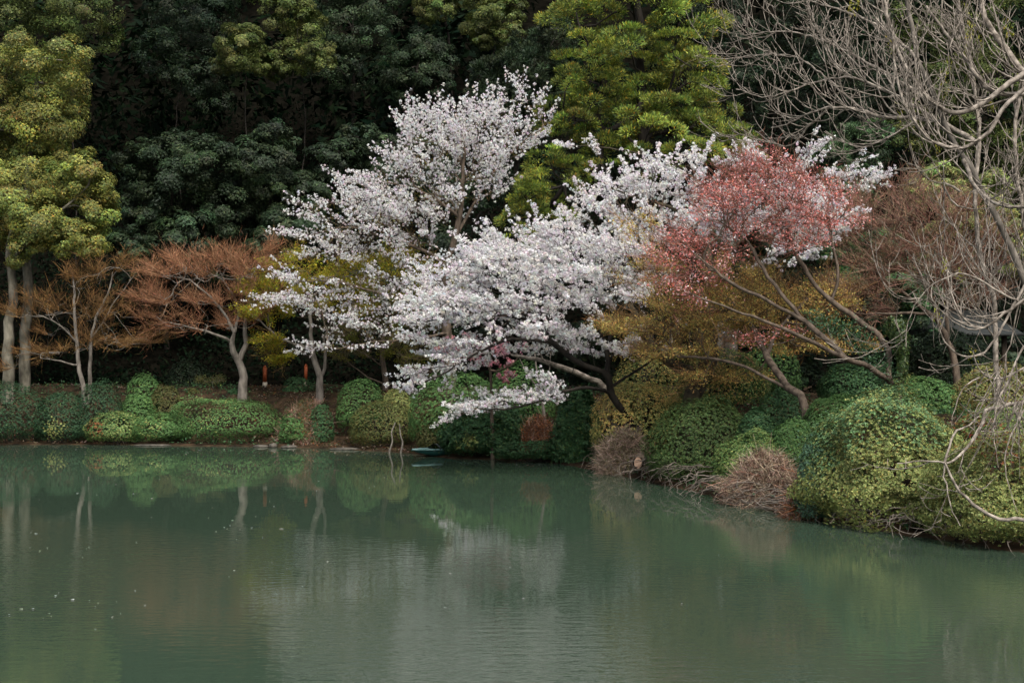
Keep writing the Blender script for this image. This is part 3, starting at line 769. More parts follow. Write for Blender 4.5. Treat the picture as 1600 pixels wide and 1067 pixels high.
# little bare-stemmed bonsai-like shrub behind the hedge
b = base_on_ground(334, 44.6)
r = RS(150)
t = thing("pruned_shrub", "small pruned shrub with pale bare forked stems and thin flat top", "shrub", b)
s = grow([([b, P(333, 610, 44.6), P(332, 598, 44.6)], .03, .015)], ell_points([(330, 592, 22, 6)], 44.6, 26, r, .3), r, step=.12, tip=.006)
V, Q, _ = skel_tubes(s).data(); link_mesh("stem", V, Q, M_BARK_GREY, t)
p, d = twig_points(s, 1500, r, .5, .02, .06)
V, Q, C = leaves(p, unit(rand_dirs(1500, r) + [0, 0, .6]), .05, .025, r, pick(OLBROWN, 1500, r)); link_mesh("foliage", V, Q, M_LEAF, t, tint=C)

# ------------------------------------------------------------------ maples
def maple(label, base, mains, att_spec, D, natt, seed, bark, twigpal, ntw, leafpal=None, nleaf=0, L=.05, W=.03, twl=.34, tww=.011, dj=1.2, name="maple_tree", group=None, leaf_mat_=M_THIN, reach=.9, lean=0., lspread=.06, lname="leaves"):
    r = RS(seed)
    t = thing(name, label, "tree", base, group)
    att = ell_points(att_spec, D, natt, r, dj)
    s = grow(mains, att, r, step=.22, tip=.0055, align=.7, jit=.05, lift=.02, bend=.35)
    V, Q, _ = skel_tubes(s, only='main').data(); link_mesh("trunk", V, Q, bark, t, smooth_=True)
    V, Q, _ = skel_tubes(s, only='rest').data(); link_mesh("branches", V, Q, bark, t, smooth_=True)
    if ntw:
        b0, d0, l0 = sprays(s, r, 3, .25, .7, flat=.3)
        k0 = r.choice(len(l0), ntw, p=l0 / l0.sum()); d = d0[k0]
        p = b0[k0] + d * (l0[k0] * r.uniform(0, 1, ntw))[:, None] + r.normal(0, .02, (ntw, 3))
        dd = unit(d * .8 + rand_dirs(ntw, r) * np.array([.7, .7, .28]) + np.array([0, 0, .14]))
        ln = twl * np.exp(r.normal(0, .35, ntw))
        V, Q, C = blades(p, dd, ln, tww, r, pick(twigpal, ntw, r))
        # second order twigs off the first
        n2 = ntw * 2; k = r.integers(0, ntw, n2)
        p2 = p[k] + dd[k] * (ln[k] * r.uniform(.2, 1, n2))[:, None]
        d2 = unit(dd[k] * .7 + rand_dirs(n2, r) * np.array([.8, .8, .3]) + np.array([0, 0, .12]))
        V2, Q2, C2 = blades(p2, d2, twl * .55 * np.exp(r.normal(0, .3, n2)), tww * .75, r, pick(twigpal, n2, r))
        link_mesh("twigs", np.vstack([V, V2]), np.vstack([Q, Q2 + len(V)]), M_TWIG, t, tint=np.vstack([C, C2]))
    if nleaf:
        b0, d0, l0 = sprays(s, r, 4, .2, .65, flat=.3)
        k0 = r.choice(len(l0), nleaf, p=l0 / l0.sum())
        p = b0[k0] + d0[k0] * (l0[k0] * r.uniform(0, 1, nleaf))[:, None] + r.normal(0, lspread * .6, (nleaf, 3))
        p += np.array([0, 0, 1]) * r.normal(0, .02, (nleaf, 1)) + rand_dirs(nleaf, r) * np.array([.14, .14, .03])
        V, Q, C = leaves(p, unit(rand_dirs(nleaf, r) * .9 + np.array([0, 0, .8])), L, W, r, pick(leafpal, nleaf, r))
        link_mesh(lname, V, Q, leaf_mat_, t, tint=C)
    return t, s

COPPER_TW = [(5, (.20, .095, .05)), (3, (.13, .066, .036)), (2, (.24, .135, .075))]
ORANGE_TW = [(5, (.145, .078, .03)), (3, (.09, .053, .024)), (2, (.17, .10, .036))]
YEL_LEAF = [(4, (.30, .28, .03)), (3, (.20, .24, .035)), (2, (.38, .30, .028)), (1, (.28, .15, .025))]
b = base_on_ground(378, 43.4)
maple("copper red twigged maple spreading flat above the long hedge, leafless", b,
      [([b - np.array([0, 0, .1]), P(380, 590, 43.4), P(374, 565, 43.4), P(364, 548, 43.3), P(362, 535, 43.3), P(366, 520, 43.3)], .165, .08),
       ([P(372, 562, 43.4), P(382, 545, 43.4), P(384, 528, 43.5), P(382, 500, 43.6), P(392, 470, 43.6), P(398, 440, 43.6)], .09, .03),
       ([P(364, 535, 43.3), P(345, 525, 43.1), P(310, 515, 43), P(270, 505, 42.9)], .05, .02),
       ([P(366, 520, 43.3), P(350, 490, 43.3), P(330, 465, 43.2), P(300, 440, 43.2)], .05, .02),
       ([P(366, 522, 43.3), P(372, 480, 43.8), P(350, 440, 44)], .05, .02)],
      [(250, 428, 28, 5), (300, 432, 50, 6), (350, 434, 55, 6), (395, 425, 40, 8), (265, 455, 30, 5), (320, 418, 40, 6), (370, 412, 40, 6), (290, 410, 26, 5), (245, 470, 28, 4), (285, 474, 45, 5), (340, 476, 30, 4), (400, 462, 30, 6), (270, 505, 45, 4), (320, 512, 60, 5), (370, 508, 45, 5), (235, 495, 20, 3), (300, 522, 40, 3), (400, 400, 20, 6), (255, 520, 18, 3), (400, 490, 30, 5)],
      43.3, 260, 201, M_BARK_GREY, COPPER_TW, 4400, [(1, (.24, .09, .045)), (1, (.18, .07, .04))], 6000, L=.05, W=.016, dj=1.4, twl=.36)
b = base_on_ground(131, 43.6)
maple("thin leafless maple with orange brown sprays and twin slender stems, beside pale trunks at left", b,
      [([b - np.array([0, 0, .1]), P(130, 600, 43.6), P(122, 570, 43.6), P(121, 545, 43.6), P(117, 500, 43.6), P(116, 460, 43.6), P(113, 425, 43.7)], .085, .025),
       ([base_on_ground(140, 43.8), P(141, 560, 43.8), P(143, 530, 43.8), P(150, 495, 43.8), P(168, 460, 43.8), P(176, 425, 43.8)], .07, .02),
       ([P(122, 575, 43.6), P(105, 567, 43.4), P(85, 562, 43.2), P(65, 560, 43.1)], .035, .012),
       ([P(119, 535, 43.6), P(95, 510, 43.4), P(75, 498, 43.3)], .035, .012),
       ([P(145, 525, 43.8), P(160, 505, 43.6), P(180, 470, 43.5), P(210, 430, 43.5)], .03, .012)],
      [(90, 470, 55, 7), (60, 490, 50, 7), (130, 485, 60, 8), (180, 500, 50, 7), (190, 535, 50, 9), (160, 540, 45, 8), (60, 555, 40, 7), (120, 520, 60, 8), (170, 430, 40, 8), (190, 415, 22, 6), (40, 575, 30, 6), (130, 445, 40, 7), (215, 530, 30, 8), (30, 490, 30, 6), (85, 555, 40, 6)],
      43.5, 150, 202, M_BARK_GREY, ORANGE_TW, 2600, [(1, (.13, .07, .022)), (1, (.10, .075, .02))], 3000, L=.05, W=.016, dj=1.2)
b = base_on_ground(499, 43)
maple("yellow green leafed maple with pale forked stem, behind the left cherry's lower sprays", b,
      [([b - np.array([0, 0, .1]), P(499, 600, 43), P(500, 588, 43), P(492, 565, 43), P(488, 545, 43), P(486, 510, 43.1), P(484, 480, 43.1)], .13, .03),
       ([P(500, 592, 43), P(507, 575, 43), P(508, 550, 42.9), P(506, 530, 42.9), P(520, 500, 42.9)], .06, .02),
       ([P(488, 550, 43), P(470, 540, 42.9), P(440, 530, 42.8), P(415, 510, 42.7), P(400, 495, 42.6)], .05, .015)],
      [(430, 460, 45, 14), (450, 430, 50, 12), (480, 470, 50, 16), (420, 490, 40, 12), (440, 550, 25, 18), (420, 540, 30, 12), (520, 450, 50, 20), (560, 430, 60, 20), (480, 410, 40, 12), (540, 480, 50, 14), (620, 410, 50, 12), (620, 450, 50, 14), (590, 470, 60, 14), (660, 430, 40, 14), (410, 450, 30, 10), (690, 460, 30, 14)],
      43.2, 260, 203, M_BARK_GREY, [(1, (.12, .08, .03))], 1800, YEL_LEAF, 36000, L=.065, W=.045, dj=1.4)
b = base_on_ground(602, 44)
maple("thin dark stemmed olive green maple behind the bright rounded shrub at mid left", b,
      [([b, P(602, 590, 44), P(598, 560, 44), P(600, 520, 44), P(610, 480, 44)], .1, .03),
       ([P(602, 600, 44), P(575, 590, 43.6), P(550, 570, 43.4), P(535, 560, 43.2)], .03, .008),
       ([P(600, 575, 44), P(580, 560, 43.6), P(555, 545, 43.4)], .025, .008)],
      [(640, 540, 40, 22), (620, 500, 50, 20), (590, 545, 40, 16), (660, 500, 40, 20), (570, 520, 40, 14), (650, 570, 30, 14)],
      44, 110, 204, M_BARK_BROWN, [(1, (.12, .1, .05))], 1800, [(3, (.11, .13, .02)), (2, (.16, .15, .022))], 9000, L=.065, W=.035)
b = base_on_ground(1260, 28.8)
maple("orange and yellow leaved maple on a pale slanting trunk, right of centre", b,
      [([b - np.array([0, 0, .15]), P(1256, 628, 28.8), P(1232, 605, 29.3), P(1212, 580, 30), P(1198, 555, 30.6), P(1180, 520, 31.5), P(1150, 480, 32.3), P(1100, 430, 33)], .085, .02),
       ([P(1236, 608, 29.3), P(1200, 592, 29.6), P(1160, 572, 30), P(1110, 560, 30.5), P(1060, 558, 31)], .038, .014),
       ([P(1198, 555, 30.6), P(1220, 510, 31.5), P(1260, 470, 32), P(1290, 440, 32.5)], .05, .02),
       ([P(1150, 480, 32.3), P(1090, 490, 32.8), P(1020, 480, 33), P(970, 440, 33)], .04, .015)],
      [(1000, 378, 34, 9, .5), (1005, 352, 26, 5, .4), (995, 437, 45, 7, .6), (1040, 460, 30, 8, .6), (1060, 510, 95, 14), (1130, 490, 80, 16), (1010, 515, 75, 10), (1180, 465, 80, 16), (1230, 500, 80, 20), (1060, 550, 70, 9), (970, 520, 50, 8), (1140, 530, 60, 12), (1270, 470, 60, 18), (1080, 470, 70, 10), (1040, 420, 40, 10), (1320, 545, 50, 7), (1240, 540, 60, 12), (1150, 430, 50, 12), (1130, 590, 60, 10)],
      32, 460, 205, M_BARK_BROWN, [(1, (.18, .10, .04)), (1, (.12, .08, .04))], 4500, ORANGE, 36000, L=.05, W=.038, dj=1.5)
b = base_on_ground(1412, 28.4)
tpink, spk = maple("pink red leaved maple on a dark trunk leaning left over the orange maple", b,
      [([b - np.array([0, 0, .15]), P(1398, 602, 28.2), P(1375, 583, 28), P(1350, 570, 27.8), P(1320, 560, 27.6), P(1295, 550, 27.5), P(1275, 538, 27.4), P(1240, 520, 27.3), P(1190, 500, 27.2), P(1130, 478, 27.2), P(1070, 455, 27.2)], .07, .011),
       ([P(1320, 560, 27.6), P(1305, 545, 27.6), P(1290, 530, 27.8), P(1262, 505, 28), P(1230, 470, 28.3), P(1200, 430, 28.6), P(1170, 380, 29)], .04, .012),
       ([P(1385, 590, 28.1), P(1390, 560, 28.4), P(1375, 525, 28.7), P(1340, 500, 29), P(1300, 470, 29.2), P(1270, 440, 29.4), P(1240, 390, 29.6), P(1220, 330, 29.8)], .042, .012),
       ([P(1300, 470, 29.2), P(1310, 430, 29.4), P(1300, 380, 29.6), P(1290, 330, 29.8)], .03, .012),
       ([P(1262, 505, 28), P(1200, 470, 28), P(1140, 440, 28), P(1090, 400, 28)], .035, .012)],
      [(1200, 330, 85, 32), (1115, 365, 62, 22), (1060, 405, 32, 18), (1110, 435, 55, 10), (1285, 320, 48, 30), (1185, 280, 40, 18), (1250, 370, 60, 26), (1060, 440, 30, 7), (1235, 520, 28, 7), (1185, 540, 36, 7), (1320, 345, 40, 14), (1160, 310, 60, 24), (1230, 300, 50, 20), (1120, 330, 40, 16), (1190, 255, 16, 8), (1080, 470, 30, 6), (1215, 270, 30, 12), (1120, 400, 50, 14)],
      29.2, 420, 206, M_BARK_BROWN, [(2, (.16, .085, .06)), (1, (.25, .10, .08))], 2400, PINKRED, 12500, L=.052, W=.042, dj=1.7, lspread=.08)
# ivy wrapped round the pink maple's trunk foot and up the dead stem beside it
r = RS(207)
st = spline([P(1402, 610, 28.1), P(1410, 575, 28.1), P(1408, 540, 28.1), P(1398, 505, 28.1)], .08)
g = Geo(); g.tube(st, np.linspace(.09, .06, len(st)), 7); V, Q, _ = g.data(); link_mesh("stub", V, Q, M_BARK_MOSS, tpink, smooth_=True)
n = 4200; k = r.integers(0, len(st), n); u = rand_dirs(n, r)
wid = np.interp(k / len(st), [0, .5, .75, 1], [.10, .14, .24, .26])
p = st[k] + u * (wid * r.uniform(.5, 1, n))[:, None] * np.array([1, 1, .8])
V, Q, C = leaves(p, unit(u + .5 * rand_dirs(n, r)), .06, .045, r, pick([(3, (.05, .09, .025)), (2, (.08, .11, .03)), (2, (.03, .06, .02))], n, r))
link_mesh("ivy", V, Q, M_GLOSS, tpink, tint=C)
n = 2600; a = spline([P(1395, 600, 28.1), P(1340, 530, 28.6), P(1270, 500, 28.4)], .1); k = r.integers(0, len(a), n)
p = a[k] + r.normal(0, .13, (n, 3))
V, Q, C = leaves(p, unit(rand_dirs(n, r) + [0, -.3, .5]), .06, .04, r, pick(AZDARK, n, r)); link_mesh("ivy", V, Q, M_GLOSS, tpink, tint=C)

b = base_on_ground(1500, 33)
maple("reddish brown bare twiggy maple fanning left from behind the bare tree's stems", b,
      [([b, P(1490, 560, 33), P(1470, 510, 33), P(1440, 480, 33), P(1400, 450, 33), P(1360, 420, 33)], .1, .02),
       ([P(1470, 510, 33), P(1450, 450, 33.2), P(1420, 400, 33.4), P(1380, 350, 33.6), P(1350, 320, 33.8)], .05, .012),
       ([P(1480, 530, 33), P(1480, 450, 33.3), P(1480, 380, 33.6), P(1470, 320, 34)], .05, .012),
       ([P(1450, 490, 33), P(1400, 490, 32.8), P(1340, 490, 32.6), P(1280, 470, 32.4)], .04, .01)],
      [(1380, 345, 50, 22), (1440, 365, 60, 36), (1400, 415, 70, 24), (1345, 455, 60, 16), (1480, 345, 45, 36), (1340, 380, 40, 20), (1450, 420, 60, 26), (1300, 490, 40, 8), (1520, 400, 50, 40), (1500, 460, 50, 30), (1360, 490, 50, 10), (1420, 310, 40, 14)],
      33, 330, 208, M_BARK_BROWN, [(4, (.20, .115, .085)), (2, (.15, .075, .055)), (2, (.17, .14, .085))], 5200, [(2, (.22, .09, .06)), (1, (.2, .12, .08))], 6000, L=.05, W=.018, dj=1.4, twl=.42, tww=.010)

# ------------------------------------------------------------------ cherries
def puffs(p, r, n_per, rad, size, pal, pj=.05):
    n = len(p)
    k = np.repeat(np.arange(n), n_per)
    u = rand_dirs(len(k), r)
    R_ = rad * np.exp(r.normal(0, .25, n))
    Pc = p[k] + u * (R_[k] * r.uniform(.35, 1, len(k)))[:, None]
    N = unit(u + .6 * rand_dirs(len(k), r))
    tone = pick(pal, n, r, pj)
    C = np.clip(tone[k] * (1 + r.normal(0, .03, (len(k), 1))), 0, .86)
    return leaves(Pc, N, size, size * .85, r, C, fold=.12)

def cherry(label, base, mains, spec, D, natt, npuff, seed, bark, puff_r=.062, size=.058, dj=1.2, n_per=8, pal=WHITE, bronze=0, group="white cherries in blossom", reach=1.3, spread=.035, name="cherry_tree", tip=.0055, per=3, lo=.35, hi=.9, flat=.4, bias=(0, 0, 0), outw_=.6, sp=.5):
    r = RS(seed)
    t = thing(name, label, "tree", base, group)
    att = ell_points(spec, D, natt, r, dj, hollow=.05)
    s = grow(mains, att, r, step=.22, tip=tip, align=.9, jit=.05, lift=.03, bend=.4)
    V, Q, _ = skel_tubes(s, only='main').data(); link_mesh("trunk", V, Q, bark, t, smooth_=True)
    V, Q, _ = skel_tubes(s, only='rest').data(); link_mesh("branches", V, Q, bark, t, smooth_=True)
    b0, d0, l0 = sprays(s, r, per, lo, hi, flat=flat, spread=sp, outw_=outw_, bias=bias)
    k = r.choice(len(l0), npuff, p=l0 / l0.sum()); tt = r.uniform(0, 1, (npuff, 1)) ** .85
    d = d0[k]; p = b0[k] + d * l0[k][:, None] * tt + r.normal(0, 1, (npuff, 3)) * spread * (1.15 - .75 * tt)
    V, Q, C = puffs(p, r, n_per, puff_r, size, pal)
    link_mesh("blossoms", V, Q, M_PETAL, t, tint=C)
    n = npuff
    tw = unit(d + .7 * rand_dirs(n, r))
    V, Q, C = blades(p - tw * .1, tw, .16, .006, r, pick([(1, (.07, .05, .04))], n, r))
    V2, Q2, C2 = blades(b0, d0, l0, .012, r, pick([(1, (.07, .05, .04))], len(l0), r))
    V, Q, C = np.vstack([V, V2]), np.vstack([Q, Q2 + len(V)]), np.vstack([C, C2])
    link_mesh("twigs", V, Q, M_TWIG, t, tint=C)
    if bronze:
        p, d = twig_points(s, bronze, r, reach, .022, .07)
        V, Q, C = leaves(p, rand_dirs(bronze, r), .05, .024, r, pick([(2, (.22, .20, .035)), (2, (.22, .13, .05)), (1, (.16, .19, .035))], bronze, r))
        link_mesh("leaves", V, Q, M_THIN, t, tint=C)
    return t, s

b = base_on_ground(704, 41.5)
cherry("left white cherry, loose tiered sprays with bronze young leaves reaching far left", b,
       [([b - np.array([0, 0, .2]), P(702, 560, 41.3), P(697, 500, 41), P(695, 450, 40.8), P(705, 395, 40.6), P(718, 340, 40.4), P(722, 290, 40.2), P(726, 230, 40.2)], .19, .04),
        ([P(697, 480, 41), P(640, 470, 40.6), P(580, 455, 40.2), P(520, 440, 39.8), P(460, 440, 39.5)], .06, .012),
        ([P(700, 420, 40.7), P(660, 390, 40.5), P(600, 370, 40.2), P(540, 355, 40), P(480, 370, 39.8)], .06, .012),
        ([P(718, 340, 40.4), P(680, 310, 40.2), P(630, 290, 40), P(590, 285, 40)], .05, .012),
        ([P(712, 370, 40.6), P(740, 320, 40.8), P(780, 260, 41), P(825, 215, 41)], .05, .015),
        ([P(700, 520, 41), P(640, 530, 40.5), P(580, 535, 40), P(530, 545, 39.8)], .045, .01),
        ([P(825, 215, 41), P(850, 195, 41.2), P(820, 165, 41.2)], .025, .01)],
       [(755, 222, 75, 34, 1.5), (690, 208, 60, 24, 1.3), (640, 250, 60, 16), (620, 285, 60, 14, 1.2), (590, 312, 46, 11, 1.4), (645, 332, 60, 14, 1.4), (555, 288, 26, 7), (525, 325, 40, 7), (715, 265, 85, 22, 1.5), (715, 300, 75, 22, 1.3), (660, 320, 70, 16), (590, 340, 100, 14), (540, 345, 60, 9), (500, 372, 40, 6), (600, 375, 110, 14), (540, 400, 70, 10),
        (610, 410, 90, 10), (480, 440, 50, 9), (540, 435, 80, 11), (460, 470, 26, 7), (500, 470, 60, 10), (570, 460, 80, 11), (550, 490, 80, 9), (640, 440, 60, 11), (620, 490, 60, 8), (560, 515, 70, 8), (560, 540, 60, 6), (500, 552, 18, 4), (620, 530, 40, 7),
        (820, 165, 36, 12), (845, 190, 22, 12), (780, 190, 40, 14), (660, 350, 80, 12), (735, 185, 40, 10)],
       40.3, 620, 12300, 301, M_BARK_BROWN, puff_r=.036, size=.050, n_per=7, bronze=7000, spread=.05, reach=1.4, per=4, lo=.45, hi=1.25, flat=.22, bias=(-.22, 0, .0), outw_=.8, sp=.42)

b = base_on_ground(1003, 33.0)
cherry("densest white cherry leaning over the water, blossom hanging low from its dark trunk", b,
       [([b - np.array([0, 0, .3]), P(985, 660, 33), P(962, 628, 32.8), P(953, 605, 32.7), P(951, 588, 32.6), P(930, 578, 32.5), P(905, 568, 32.4), P(880, 548, 32.4), P(862, 535, 32.4), P(830, 500, 32.6), P(790, 460, 32.8)], .09, .025),
        ([P(955, 612, 32.7), P(920, 606, 32.2), P(880, 612, 31.8), P(840, 628, 31.5), P(790, 640, 31.2), P(745, 638, 31)], .045, .012),
        ([P(956, 604, 32.7), P(985, 585, 32.9), P(1010, 568, 33), P(1040, 550, 33.2)], .04, .012),
        ([P(951, 590, 32.6), P(948, 550, 32.8), P(930, 500, 33.2), P(900, 430, 33.6), P(880, 360, 34)], .07, .02),
        ([P(862, 535, 32.4), P(800, 530, 32.2), P(740, 555, 32), P(690, 585, 31.8), P(650, 602, 31.6)], .045, .012),
        ([P(830, 500, 32.6), P(760, 490, 32.6), P(700, 495, 32.6), P(650, 505, 32.6)], .045, .012),
        ([P(948, 550, 32.8), P(960, 500, 33.2), P(965, 440, 33.6), P(980, 390, 34)], .05, .015)],
       [(770, 410, 55, 26), (720, 435, 45, 12), (825, 392, 70, 24), (890, 378, 45, 18), (750, 480, 90, 26), (830, 465, 95, 34), (690, 503, 55, 9), (940, 455, 60, 26), (955, 400, 55, 22), (900, 510, 80, 18), (800, 530, 80, 14), (690, 580, 40, 9), (650, 600, 17, 14), (775, 632, 38, 9), (845, 622, 55, 9),
        (760, 648, 25, 4), (960, 558, 40, 6), (900, 420, 80, 30), (820, 430, 60, 30), (740, 560, 60, 8), (985, 470, 40, 22), (700, 470, 40, 9), (870, 600, 40, 8), (880, 545, 50, 8), (730, 600, 26, 6), (1000, 545, 30, 5), (700, 530, 40, 8)],
       32.6, 450, 11500, 302, M_BARK_DARK, puff_r=.046, size=.052, n_per=8, spread=.05, dj=1.3, per=4, lo=.4, hi=1.1, flat=.25, bias=(-.3, 0, -.12), outw_=.7, sp=.45)

b = base_on_ground(1076, 32.4)
cherry("white cherry on a thick dark mossy trunk, its blossom reaching right behind pink maple", b,
       [([b - np.array([0, 0, .2]), P(1080, 628, 32.4), P(1088, 605, 32.5), P(1096, 585, 32.7), P(1108, 560, 33.2), P(1112, 500, 34.4), P(1110, 430, 35.8), P(1105, 360, 36.4), P(1110, 300, 36.8)], .24, .06),
        ([P(1094, 590, 32.7), P(1078, 580, 32.6), P(1066, 577, 32.7), P(1040, 560, 33), P(1010, 530, 33.6), P(970, 440, 34.8), P(940, 370, 35.5)], .14, .03),
        ([P(1110, 430, 35.8), P(1160, 370, 36.2), P(1220, 310, 36.5), P(1290, 280, 36.8), P(1350, 285, 37)], .06, .012),
        ([P(1105, 360, 36.4), P(1060, 330, 36.4), P(1000, 310, 36.4), P(940, 290, 36.4)], .06, .015),
        ([P(1110, 300, 36.8), P(1060, 260, 37.2), P(1000, 240, 37.6), P(930, 230, 38), P(890, 228, 38.2)], .035, .01),
        ([P(1110, 330, 36.6), P(1150, 270, 37), P(1200, 250, 37.2), P(1260, 240, 37.4)], .04, .012)],
       [(975, 290, 55, 18), (1010, 315, 85, 32), (1050, 268, 60, 18), (1120, 258, 60, 18), (1200, 262, 60, 18), (1290, 272, 50, 12), (1340, 282, 28, 6), (930, 345, 45, 16), (965, 348, 65, 22), (1060, 330, 55, 28), (1180, 330, 70, 30, 1.8, 32), (1250, 350, 60, 30, 1.8, 31.5), (1120, 360, 50, 24, 1.5, 32),
        (940, 231, 46, 4, .8), (1272, 238, 16, 10), (1150, 300, 70, 26), (1240, 300, 50, 16), (1230, 400, 50, 20), (910, 360, 50, 20), (1000, 365, 50, 14), (1320, 290, 36, 8), (870, 400, 50, 26, 1.3), (990, 380, 60, 24, 1.3), (1030, 350, 60, 22, 1.3), (1000, 440, 50, 24), (945, 318, 50, 12, 1.2), (1000, 300, 40, 14, 1.2), (1040, 540, 70, 12, .5), (1130, 520, 60, 10, .4), (1010, 420, 40, 14, 1.3)],
       36.6, 520, 12500, 303, M_BARK_MOSS, puff_r=.046, size=.055, n_per=8, spread=.05, dj=1.2, per=4, lo=.4, hi=1.0, flat=.2, bias=(0, 0, -.08), outw_=.7, sp=.45)

# thick pale bough / multi-stem behind the hanging sprays
b = base_on_ground(962, 35.4)
r = RS(305)
t = thing("leaning_tree", "pale grey leaning trunk without leaves behind the white cherry's hanging sprays", "tree", b)
s = grow([([b - np.array([0, 0, .2]), P(948, 610, 35.3), P(920, 592, 35.2), P(897, 581, 35.1), P(870, 571, 35), P(840, 562, 35), P(800, 555, 35)], .10, .05)], ell_points([(800, 520, 50, 20), (860, 520, 40, 20)], 35.2, 20, r, .6), r, tip=.008)
V, Q, _ = skel_tubes(s).data(); link_mesh("trunk", V, Q, M_BARK_BARE, t, smooth_=True)
b = base_on_ground(856, 36.8)
t = thing("bare_sapling", "slender bare stems forking low under the middle of the white cherry", "tree", b)
s = grow([([b, P(848, 630, 36.8), P(842, 600, 36.8), P(838, 570, 36.8), P(835, 545, 36.8)], .05, .02), ([P(845, 615, 36.8), P(855, 590, 36.6), P(860, 560, 36.5)], .025, .012), ([P(843, 608, 36.8), P(825, 585, 36.7), P(812, 560, 36.6)], .025, .01)],
         ell_points([(835, 545, 40, 20)], 36.7, 18, r, .4), r, tip=.005)
V, Q, _ = skel_tubes(s).data(); link_mesh("stem", V, Q, M_BARK_GREY, t, smooth_=True)

b = base_on_ground(770, 36.2)
cherry("small tree with deep pink blossoms showing under the white cherry", b,
       [([b, P(768, 620, 36), P(765, 580, 35.8), P(755, 550, 35.6)], .06, .02), ([P(765, 585, 35.8), P(800, 570, 35.6), P(820, 540, 35.5)], .03, .01)],
       [(730, 538, 26, 12), (700, 550, 22, 8), (755, 570, 14, 5), (752, 592, 12, 5), (790, 590, 18, 8), (780, 545, 40, 10), (725, 555, 20, 6), (800, 575, 16, 6)],
       35.4, 60, 420, 304, M_BARK_BROWN, puff_r=.055, size=.055, pal=PINKB, group=None, dj=.4, name="blossom_tree", lo=.1, hi=.3)

